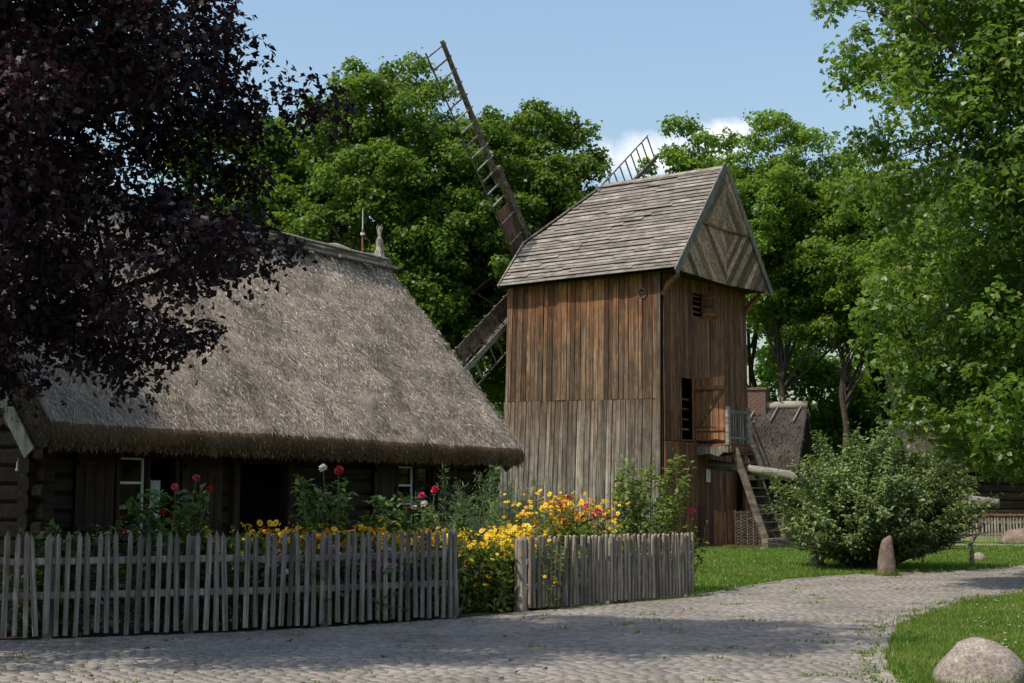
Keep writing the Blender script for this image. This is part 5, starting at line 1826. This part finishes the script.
# ================================================================== SHRUB AND GARDEN PLANTS
def shoots(rng, n, base_r, length, spread, up, leaf_n, start=0.25, droop=0.25, envelope=None):
    """arching stems from a base; returns tubes and leaf positions/axes"""
    tubes, P, A = [], [], []
    for i in range(n):
        a = rng.uniform(0, 2 * np.pi)
        b = np.array([math.cos(a), math.sin(a), 0]) * base_r * math.sqrt(rng.random())
        el = rng.uniform(*up)
        L = length * rng.uniform(0.75, 1.08)
        if envelope is not None:
            L *= envelope(a, el)
        d = np.array([math.cos(a) * math.cos(el), math.sin(a) * math.cos(el), math.sin(el)])
        mid = b + d * L * 0.5 + np.array([0, 0, 0.10 * L])
        end = b + d * L * np.array([spread, spread, 1]) + np.array([0, 0, -droop * L * math.cos(el) * 0.5])
        side = rng.normal(size=3) * 0.06 * L
        ts = np.linspace(0, 1, 6)
        pts = [(1 - t) ** 2 * b + 2 * t * (1 - t) * (mid + side) + t * t * end for t in ts]
        tubes.append(pts)
        m = int(leaf_n * rng.uniform(0.7, 1.3))
        t = start + (1 - start) * rng.random(m) ** 0.8
        q = (1 - t)[:, None] ** 2 * b + 2 * (t * (1 - t))[:, None] * (mid + side) + (t * t)[:, None] * end
        dirn = _unit((end - mid)[None] * np.ones((m, 1)))
        off = _unit(rng.normal(size=(m, 3)))
        P.append(q + off * 0.03 * L * (1.25 - t)[:, None])
        A.append(_unit(dirn * 0.8 + off * 0.9))
    return tubes, np.vstack(P), np.vstack(A)


def round_shrub():
    rng = np.random.default_rng(201)
    root = empty('round_shrub', (8.05, 32.1, 0))
    tag(root, 'large dense grey-green shrub spreading over the lawn beside the path', 'shrub')
    env = lambda a, el: (0.80 + 0.20 * math.cos(a) * 0.3 + 0.12 * math.sin(3 * a + 1) + 0.06 * math.sin(7 * a)) * (1.0 if el > 0.5 else 0.92)
    tb, P, A = shoots(rng, 480, 0.35, 3.3, 1.0, (0.30, 1.5), 84, 0.30, 0.16, env)
    tb2, Pb, Ab = shoots(rng, 60, 0.3, 2.95, 1.0, (0.7, 1.52), 130, 0.5, 0.02)
    tb, P, A = tb + tb2, np.vstack([P, Pb]), np.vstack([A, Ab])
    mb = MB()
    for pts in tb:
        mb.add(*tube(pts, [0.028, 0.022, 0.017, 0.012, 0.009, 0.004], 4, False))
    tag(mb.build('stems', 'twig', root), kind='stuff')
    # twiglets that break the outline
    ok = P[:, 2] > 0.05
    P, A = P[ok], A[ok]
    # side sprays
    k = 20000
    i = rng.integers(0, len(P), k)
    P2 = P[i] + rng.normal(0, 0.10, (k, 3))
    A2 = _unit(A[i] + rng.normal(0, 0.5, (k, 3)))
    P, A = np.vstack([P, P2]), np.vstack([A, A2])
    rad = np.hypot(P[:, 0], P[:, 1])
    ok = P[:, 2] > 0.04 + np.maximum(0, rad - 1.0) * 0.78 + rng.normal(0, 0.06, len(P))
    P, A = P[ok], A[ok]
    nr = rng.normal(0, 0.5, (len(P), 3)) + np.array([0, 0, 0.8]) + P * 0.15
    leaf_mesh('foliage', P, nr, rng.uniform(0.07, 0.135, len(P)), 'leaf_bush', root, 'simple', rng, A, narrow=0.5)['kind'] = 'stuff'


round_shrub()


def petal_ball(name, r, mat, seed, layers=4):
    """a double dahlia or rose head: overlapping petals in rings"""
    rng = np.random.default_rng(seed)
    P, Nn, A, S = [], [], [], []
    for l in range(layers):
        el = -0.35 + l * 1.75 / layers
        n = max(5, int(11 * math.cos(max(0, el - 0.15))))
        for k in range(n):
            a = 2 * math.pi * (k + 0.5 * (l % 2)) / n
            d = np.array([math.cos(a) * math.cos(el), math.sin(a) * math.cos(el), math.sin(el)])
            P.append(d * r * 0.30)
            A.append(d + np.array([0, 0, 0.25]))
            Nn.append(np.array([-math.cos(a) * math.sin(el), -math.sin(a) * math.sin(el), math.cos(el)]) + rng.normal(0, 0.15, 3))
            S.append(r * rng.uniform(0.65, 0.8))
    o = leaf_mesh(name, np.array(P), np.array(Nn), np.array(S), mat, None, 'simple', rng, np.array(A), narrow=0.75)
    me = o.data
    bpy.data.objects.remove(o)
    return me


HEADS = {k: petal_ball('blossom', 1.0, k, i) for i, k in enumerate(('red', 'pink', 'white_p', 'yellow'))}


def bush_plant(name, label, base, h, nstem, spread, leaf, nleaf, seed, heads=(), mat='leaf_garden', cat='plant', group=None, up=(1.22, 1.54), narrow=0.6, clump=2):
    """upright leafy flower: stems, foliage and single blossoms at given offsets (dx, dy, z, radius, colour)"""
    rng = np.random.default_rng(seed)
    root = empty(name, base)
    tag(root, label, cat, group)
    tb, P, A = shoots(rng, nstem, spread * 0.3, h * 1.02, 1.0, up, nleaf, 0.10, 0.1)
    mb = MB()
    for pts in tb:
        mb.add(*tube(pts, [0.010, 0.009, 0.008, 0.006, 0.005, 0.003], 4, False))
    for dx, dy, z, r, c in heads:
        mb.add(*tube([(dx * 0.3, dy * 0.3, z * 0.45), (dx * 0.75, dy * 0.8, z * 0.78), (dx, dy, z)], [0.008, 0.006, 0.005], 4, False))
    tag(mb.build('stems', 'stem', root), kind='stuff')
    k = len(P) * clump
    i = rng.integers(0, len(P), k)
    P = np.vstack([P, P[i] + rng.normal(0, 0.05, (k, 3))])
    A = np.vstack([A, _unit(A[i] + rng.normal(0, 0.6, (k, 3)))])
    ok = P[:, 2] > 0.03
    P, A = P[ok], A[ok]
    nr = rng.normal(0, 0.45, (len(P), 3)) + np.array([0, 0, 0.9])
    leaf_mesh('foliage', P, nr, leaf * rng.uniform(0.6, 1.25, len(P)), mat, root, 'simple', rng, A, narrow=narrow)['kind'] = 'stuff'
    for dx, dy, z, r, c in heads:
        o = link('blossom', HEADS[c], root)
        o.location = (dx, dy, z)
        o.scale = (r, r, r)
        o.rotation_euler = (rng.uniform(0.2, 0.9), rng.uniform(-0.4, 0.4), rng.uniform(0, 6))
    return root


DG = 'dahlias in the cottage garden'
bush_plant('dahlia', 'dahlia with red and pink heads before the white curtained window', (-4.12, 17.6, 0), 1.55, 16, 0.7, 0.115, 28, 301,
           [(-0.16, -0.05, 1.42, 0.055, 'red'), (-0.03, 0, 1.72, 0.052, 'pink'), (-0.02, -0.1, 1.36, 0.05, 'red'), (0.23, 0.0, 1.83, 0.055, 'pink'), (0.42, -0.05, 1.69, 0.062, 'red'), (-0.62, -0.1, 1.17, 0.05, 'red')], 'leaf_garden', 'flower', DG)
bush_plant('dahlia', 'tall dahlia topped by one white and one red ball before the dark doorway', (-2.35, 18.9, 0), 1.72, 13, 0.55, 0.115, 30, 302,
           [(-0.15, 0, 1.98, 0.062, 'white_p'), (0.06, 0.0, 1.95, 0.066, 'red')], 'leaf_garden', 'flower', DG)
bush_plant('dahlia', 'dahlia with several red and white heads under the small cottage window', (-1.28, 20.0, 0), 1.58, 15, 0.6, 0.115, 32, 303,
           [(-0.22, 0, 1.55, 0.055, 'red'), (0.02, 0.0, 1.62, 0.055, 'pink'), (0.20, 0.05, 1.70, 0.062, 'red'), (0.06, -0.1, 1.50, 0.06, 'white_p'), (-0.14, -0.1, 1.42, 0.052, 'red'), (-0.08, -0.1, 1.45, 0.045, 'white_p')], 'leaf_garden', 'flower', DG)
bush_plant('dahlia', 'crimson double dahlia rising among yellow flowers behind the short fence', (1.15, 22.6, 0), 1.35, 10, 0.5, 0.11, 26, 304,
           [(-0.25, 0, 1.58, 0.062, 'red'), (-0.40, 0, 1.48, 0.05, 'red'), (0.02, 0, 1.46, 0.055, 'pink'), (0.20, 0, 1.36, 0.085, 'pink'), (0.12, 0, 1.28, 0.06, 'pink'), (-0.32, -0.1, 1.22, 0.05, 'red')], 'leaf_rose', 'flower', DG)
bush_plant('rose_bush', 'tall light green bush with small pink blooms at the mill wall', (2.30, 24.0, 0), 2.2, 20, 0.8, 0.105, 44, 305,
           [(-0.72, -0.2, 1.28, 0.05, 'pink'), (-0.5, -0.2, 1.36, 0.05, 'white_p'), (-0.6, -0.2, 1.27, 0.045, 'pink')], 'leaf_rose', 'bush', None, (1.18, 1.54), 0.55)
bush_plant('rose_bush', 'small leafy plant holding one bright pink bloom beside the low mill door', (2.92, 24.3, 0), 1.15, 6, 0.25, 0.09, 18, 306,
           [(0.12, -0.1, 1.36, 0.075, 'pink')], 'leaf_rose', 'bush')
for i, (x, y, h, lab) in enumerate([(-5.25, 17.0, 1.25, 'low leafy plant against the dark shutter at the far end of the bed'), (-3.6, 17.9, 1.15, 'short dark green plant between the two tall dahlias'),
                                    (-0.9, 21.2, 1.1, 'low green plant beside the cottage corner and yellow flowers')]):
    bush_plant('leafy_plant', lab, (x, y, 0), h, 12, 0.7, 0.11, 26, 320 + i, (), 'leaf_garden', 'plant')


def feathery_plant(label, base, h, seed, n=60, spread=0.7):
    rng = np.random.default_rng(seed)
    root = empty('feathery_plant', base)
    tag(root, label, 'plant')
    tb, P, A = shoots(rng, n, spread * 0.5, h, 1.1, (0.85, 1.5), 60, 0.2, 0.5)
    mb = MB()
    for pts in tb:
        mb.add(*tube(pts, [0.008, 0.007, 0.006, 0.005, 0.004, 0.002], 4, False))
    tag(mb.build('stems', 'stem', root), kind='stuff')
    k = 3 * len(P)
    i = rng.integers(0, len(P), k)
    P = np.vstack([P, P[i] + rng.normal(0, 0.06, (k, 3))])
    A = np.vstack([A, _unit(A[i] + rng.normal(0, 0.8, (k, 3)))])
    leaf_mesh('foliage', P, rng.normal(size=P.shape), rng.uniform(0.05, 0.13, len(P)), 'leaf_fine', root, 'simple', rng, A, narrow=0.13)['kind'] = 'stuff'


feathery_plant('tall feathery green plant filling the gap between cottage corner and mill', (0.05, 24.7, 0), 1.95, 330, 48, 0.9)
feathery_plant('thin drooping feathery plant arching before the dark cottage corner', (-0.75, 24.4, 0), 2.3, 331, 16, 0.5)


def flower_bed(name, label, centers, seed, leaf_per=150, head_per=24, mats=('yellow',), hr=0.045, zr=(0.55, 1.1), kind_leaf='leaf_garden', flat=True):
    """a mass of stems, leaves and daisy heads that nobody would count"""
    rng = np.random.default_rng(seed)
    P, A, Hd = [], [], []
    stems = MB()
    for x, y, r, h in centers:
        n = int(leaf_per * (0.5 + r))
        a = rng.uniform(0, 2 * np.pi, n)
        rr = r * np.sqrt(rng.random(n))
        z = h * (0.03 + 0.85 * rng.random(n))
        P.append(np.stack([x + rr * np.cos(a), y + rr * np.sin(a), z], 1))
        A.append(np.stack([np.cos(a) * 0.6, np.sin(a) * 0.6, rng.normal(0.35, 0.5, n)], 1) + rng.normal(0, 0.4, (n, 3)))
        m = int(head_per * (0.5 + r))
        a = rng.uniform(0, 2 * np.pi, m)
        rr = r * 1.05 * np.sqrt(rng.random(m))
        zz = h * rng.uniform(zr[0], zr[1], m)
        q = np.stack([x + rr * np.cos(a), y + rr * np.sin(a), zz], 1)
        Hd.append(q)
        for p in q[::4]:
            stems.add(*tube([(p[0] * 0.7 + x * 0.3, p[1] * 0.7 + y * 0.3, 0.02), (p[0] * 0.9 + x * 0.1 + 0.02, p[1] * 0.9 + y * 0.1, p[2] * 0.6), (p[0], p[1], p[2])], [0.004, 0.004, 0.003], 3, False))
    P, A, Hd = np.vstack(P), np.vstack(A), np.vstack(Hd)
    root = empty(name, (float(P[:, 0].mean()), float(P[:, 1].mean()), 0))
    off = np.array([P[:, 0].mean(), P[:, 1].mean(), 0])
    tag(root, label, 'flowers', None, 'stuff')
    leaf_mesh('foliage', P - off, rng.normal(0, 0.5, P.shape) + np.array([0, 0, 0.8]), rng.uniform(0.06, 0.15, len(P)), kind_leaf, root, 'simple', rng, A, narrow=0.42)['kind'] = 'stuff'
    stems.v = [tuple(np.array(v) - off) for v in stems.v]
    tag(stems.build('stems', 'stem', root), kind='stuff')
    # heads: ring of petals tilted at random
    npet = 9
    for ci, mt in enumerate(mats):
        H = Hd[ci::len(mats)]
        n = len(H)
        up = _unit(rng.normal(0, 0.6, (n, 3)) + np.array([-0.1, -0.25, 0.9]))
        s = _unit(np.cross(up, rng.normal(size=(n, 3))))
        t = np.cross(up, s)
        PP, NN, AA, SS = [], [], [], []
        sz = hr * rng.uniform(0.5, 1.3, n)
        for k in range(npet):
            a = 2 * np.pi * k / npet
            d = s * math.cos(a) + t * math.sin(a)
            PP.append(H - off + d * (sz * 0.12)[:, None])
            NN.append(up)
            AA.append(d - 0.25 * up)
            SS.append(sz)
        leaf_mesh('petals', np.vstack(PP), np.vstack(NN), np.concatenate(SS), mt, root, 'simple', rng, np.vstack(AA), narrow=0.55)['kind'] = 'stuff'
        # cones
        V = np.empty((n, 5, 3))
        V[:, 4] = H - off + up * (sz * 0.42)[:, None]
        for k in range(4):
            a = np.pi / 2 * k
            V[:, k] = H - off + (s * math.cos(a) + t * math.sin(a)) * (sz * 0.30)[:, None] + up * 0.002
        F = (np.arange(n)[:, None, None] * 5 + np.array([[0, 1, 4], [1, 2, 4], [2, 3, 4], [3, 0, 4]])[None]).reshape(-1, 3)
        tag(fast_mesh('cones', V.reshape(-1, 3), F, 'cone' if mt == 'yellow' else 'yellow', root), kind='stuff')
    return root


frng = np.random.default_rng(71)


def scatter(pts, n, jit, r, h):
    out = []
    P = np.array(pts, float)
    for i in range(n):
        k = frng.integers(0, len(P) - 1)
        p = P[k] + (P[k + 1] - P[k]) * frng.random()
        out.append((p[0] + frng.normal() * jit, p[1] + frng.normal() * jit, r * frng.uniform(0.7, 1.2), h * frng.uniform(0.88, 1.08)))
    return out


flower_bed('coneflower_bed', 'mass of bright yellow coneflowers filling the gap between the two fences', scatter([(-0.75, 20.3), (-0.35, 20.5), (0.1, 21.2), (0.1, 22.2)], 34, 0.20, 0.34, 1.0), 401, 340, 52, kind_leaf='leaf_rose', hr=0.036, zr=(0.32, 1.12))
flower_bed('coneflower_bed', 'tall yellow coneflowers leaning above the short stick fence', scatter([(0.45, 22.6), (0.9, 23.0), (1.5, 23.2)], 14, 0.22, 0.40, 1.42), 402, 150, 30, ('yellow', 'yellow', 'yellow', 'orange'), 0.044, zr=(0.72, 1.14), kind_leaf='leaf_rose')
flower_bed('coneflower_bed', 'strip of yellow coneflowers showing over the long picket fence before the doorway', scatter([(-3.6, 18.1), (-2.4, 18.9), (-1.1, 19.9)], 34, 0.20, 0.36, 1.14), 403, 170, 30, ('yellow', 'yellow', 'yellow', 'orange'), 0.042, zr=(0.70, 1.06))
flower_bed('phlox_patch', 'lilac phlox flowers seen through the long picket fence', scatter([(-3.1, 17.75), (-2.2, 18.3), (-1.5, 18.75)], 12, 0.12, 0.26, 0.90), 404, 120, 26, ('lilac',), 0.032, (0.75, 1.08))
flower_bed('mixed_flowers', 'white and pink small flowers at the foot of the garden entrance', scatter([(-0.4, 20.2), (0.0, 20.7), (0.6, 21.9)], 9, 0.10, 0.26, 0.75), 405, 130, 14, ('white_p', 'pink', 'lilac'), 0.032, (0.35, 1.2), 'leaf_rose')
flower_bed('green_bedding', 'dense dark green bedding plants close behind the long picket fence', scatter([(-8.2, 15.85), (-5.7, 16.95), (-3.2, 18.05), (-1.1, 19.7)], 64, 0.15, 0.32, 0.86), 406, 150, 5, ('yellow', 'lilac', 'white_p'), 0.045, (0.5, 1.0))
flower_bed('green_bedding', 'light green leafy plants filling the bed behind the short stick fence', scatter([(0.35, 21.4), (1.5, 22.75), (2.6, 24.0)], 30, 0.13, 0.30, 0.95), 407, 150, 3, ('yellow',), 0.045, (0.6, 1.1), 'leaf_rose')


# ================================================================== GRASS, FALLEN PETALS
def blades(name, label, poly, n, hgt, wid, seed, ymax=None, cat='grass', bias=None):
    rng = np.random.default_rng(seed)
    P = np.array(poly)
    lo, hi = P.min(0), P.max(0)
    pts = np.empty((0, 2))
    while len(pts) < n:
        q = lo + (hi - lo) * rng.random((n * 2, 2))
        q = q[poly_inside(poly, q[:, 0], q[:, 1])]
        if bias is not None:
            q = q[rng.random(len(q)) < bias(q)]
        pts = np.vstack([pts, q])
    pts = pts[:n]
    a = rng.uniform(0, 2 * np.pi, n)
    h = hgt * rng.uniform(0.5, 1.3, n)
    lean = rng.normal(0, 0.45, (n, 2)) * h[:, None]
    V = np.zeros((n, 3, 3))
    w = wid * rng.uniform(0.7, 1.3, n)
    V[:, 0, :2] = pts + np.stack([np.cos(a), np.sin(a)], 1) * w[:, None] / 2
    V[:, 1, :2] = pts - np.stack([np.cos(a), np.sin(a)], 1) * w[:, None] / 2
    V[:, 2, :2] = pts + lean
    V[:, 2, 2] = h
    F = np.arange(n * 3).reshape(n, 3)
    return tag(fast_mesh(name, V.reshape(-1, 3), F, 'grass'), label, cat, None, 'stuff')


near_lawn = [(3.30, 12.0), (3.72, 14.3), (4.3, 16.3), (4.85, 18.0), (5.5, 19.35), (6.2, 20.8), (6.95, 22.05), (8.75, 24.3), (11.3, 26.9), (11.3, 24), (8.6, 20.0), (6.2, 14), (5.0, 11.0), (3.2, 11.0)]
blades('lawn_grass', 'short green grass of the near lawn round the boulder', near_lawn, 75000, 0.055, 0.014, 501, bias=lambda q: np.clip((16.0 / q[:, 1]) ** 2, 0.25, 1))
mid_lawn = [(3.05, 23.6), (3.8, 25.0), (4.6, 26.6), (6.1, 28.8), (7.4, 29.9), (9.0, 30.75), (10.8, 32.4), (12.5, 34.8), (16, 40), (21, 46.5), (6.8, 48.8), (4.5, 43.5), (2.6, 30)]
blades('lawn_grass', 'sunny green lawn grass between the mill and the path', mid_lawn, 70000, 0.07, 0.032, 502, bias=lambda q: np.clip((30.0 / q[:, 1]) ** 2, 0.3, 1))


def foot_grass():
    rng = np.random.default_rng(505)
    V = []
    for cx, cy, r, n in ((3.93, 12.15, 0.40, 900), (7.64, 29.35, 0.22, 260), (17.3, 49.0, 0.6, 200), (11.55, 35.6, 0.2, 120), (7.0, 33.0, 0.2, 120)):
        a = rng.uniform(0, 2 * np.pi, n)
        rr = r * (0.92 + 0.28 * rng.random(n))
        p = np.stack([cx + rr * np.cos(a), cy + rr * np.sin(a), np.zeros(n)], 1)
        h = rng.uniform(0.05, 0.15, n)
        w = 0.004 + 0.0004 * cy
        q = np.stack([-np.sin(a), np.cos(a), 0 * a], 1) * w
        t = p + np.stack([rng.normal(0, 0.03, n), rng.normal(0, 0.03, n), h], 1)
        V.append(np.stack([p + q, p - q, t], 1))
    for line, sgn in ((LOWER[3:13], 1), (UPPER[7:16], -1)):
        for (x0, y0), (x1, y1) in zip(line[:-1], line[1:]):
            L = math.hypot(x1 - x0, y1 - y0)
            nx, ny = (y1 - y0) / L * sgn, -(x1 - x0) / L * sgn
            for _ in range(int(L * (3 if sgn > 0 else 7))):
                t = rng.random()
                k = rng.uniform(0.02, 0.16)
                cx, cy = x0 + (x1 - x0) * t + nx * k, y0 + (y1 - y0) * t + ny * k
                n = 16
                p = np.stack([cx + rng.normal(0, 0.05, n), cy + rng.normal(0, 0.05, n), np.full(n, 0.0)], 1)
                a = rng.uniform(0, 2 * np.pi, n)
                q = np.stack([np.cos(a), np.sin(a), 0 * a], 1) * (0.004 + 0.0004 * cy)
                V.append(np.stack([p + q, p - q, p + np.stack([rng.normal(0, 0.03, n), rng.normal(0, 0.03, n), rng.uniform(0.04, 0.12, n)], 1)], 1))
    V = np.concatenate(V).reshape(-1, 3)
    tag(fast_mesh('foot_grass', V, np.arange(len(V)).reshape(-1, 3), 'grass'), 'longer grass fringing the stones and the path edges', 'grass', None, 'stuff')


foot_grass()


def path_moss():
    """tufts in the joints and along the edges of the paving"""
    rng = np.random.default_rng(61)
    out = []
    for _ in range(260):
        y = 11.8 + 18 * rng.random() ** 1.3
        x = rng.uniform(-0.36, 0.38) * y
        if not poly_inside(PATH, np.array([x]), np.array([y]))[0]:
            continue
        dens = 0.25 + 0.75 * (x > 0.5)
        if rng.random() > dens:
            continue
        out.append((x, y, rng.uniform(0.04, 0.11)))
    for i in range(len(LOWER) - 2):
        if 3 <= i <= 11:
            a, b = np.array(LOWER[i]), np.array(LOWER[i + 1])
            for _ in range(9):
                p = a + (b - a) * rng.random()
                out.append((p[0] - abs(rng.normal(0, 0.10)), p[1] + abs(rng.normal(0, 0.05)), rng.uniform(0.04, 0.10)))
    a = []
    for x, y, r in out:
        n = 14
        q = rng.normal(0, 1, (n, 2)) * np.array([r * 1.3, r * 0.7])
        a.append(np.array([x, y]) + q)
    pts = np.vstack(a)
    n = len(pts)
    an = rng.uniform(0, 2 * np.pi, n)
    h = rng.uniform(0.02, 0.055, n)
    V = np.zeros((n, 3, 3))
    w = 0.012
    V[:, 0, :2] = pts + np.stack([np.cos(an), np.sin(an)], 1) * w
    V[:, 1, :2] = pts - np.stack([np.cos(an), np.sin(an)], 1) * w
    V[:, :2, 2] = 0.008
    V[:, 2, :2] = pts + rng.normal(0, 0.02, (n, 2))
    V[:, 2, 2] = h
    tag(fast_mesh('moss_tufts', V.reshape(-1, 3), np.arange(n * 3).reshape(n, 3), 'grass'), 'little green tufts growing in the joints of the paving', 'grass', None, 'stuff')


path_moss()


def fallen_petals():
    rng = np.random.default_rng(62)
    n = 110
    y = 12.2 + 7 * rng.random(n)
    x = rng.uniform(-0.36, 0.05, n) * y
    ok = poly_inside(PATH, x, y)
    P = np.stack([x, y, np.full(n, 0.032)], 1)[ok]
    n = len(P)
    k = n // 2
    nr = rng.normal(0, 0.25, (n, 3)) + np.array([0, 0, 1])
    o = leaf_mesh('fallen_leaves', P[:k], nr[:k], rng.uniform(0.04, 0.09, k), 'leaf_purple', None, 'maple3', rng)
    tag(o, 'dark red fallen leaves scattered over the paving by the long fence', 'leaves', None, 'stuff')
    o = leaf_mesh('fallen_petals', P[k:], nr[k:], rng.uniform(0.025, 0.05, n - k), 'pink', None, 'simple', rng)
    tag(o, 'scattered pink petals on the paving near the long fence', 'petals', None, 'stuff')


fallen_petals()


def daisies():
    rng = np.random.default_rng(63)
    n = 60
    y = rng.uniform(13.5, 24, n)
    x = 0.30 * y + np.abs(rng.normal(0, 0.05 * y, n)) + 0.35
    P = np.stack([x, y, rng.uniform(0.05, 0.08, n)], 1)
    PP, NN, AA = [], [], []
    for k in range(7):
        a = 2 * math.pi * k / 7
        PP.append(P)
        NN.append(np.tile([0, -0.2, 1.0], (n, 1)))
        AA.append(np.tile([math.cos(a), math.sin(a), 0.05], (n, 1)))
    o = leaf_mesh('daisies', np.vstack(PP), np.vstack(NN), 0.014, 'white_p', None, 'simple', rng, np.vstack(AA), narrow=0.5)
    tag(o, 'tiny white daisies dotted over the near lawn', 'daisies', None, 'stuff')


daisies()


def potted_plant():
    c = Vector((-6.33, 19.5, 0)) + Matrix.Rotation(R(60), 4, 'Z') @ Vector((2.36, 1.02, 1.04))
    root = empty('potted_plant', c)
    tag(root, 'small green plant in a clay pot behind the white window sash', 'plant')
    mesh('pot', *tube([(0, 0, 0.0), (0, 0, 0.11), (0, 0, 0.13)], [0.06, 0.08, 0.088], 12), 'clay', root)
    rng = np.random.default_rng(9)
    tb, P, A = shoots(rng, 14, 0.03, 0.28, 1.0, (0.6, 1.5), 10, 0.3, 0.4)
    leaf_mesh('foliage', P + np.array([0, 0, 0.12]), rng.normal(0, 0.5, P.shape) + np.array([0, 0, 0.8]), 0.06, 'leaf_garden', root, 'simple', rng, A)['kind'] = 'stuff'


potted_plant()
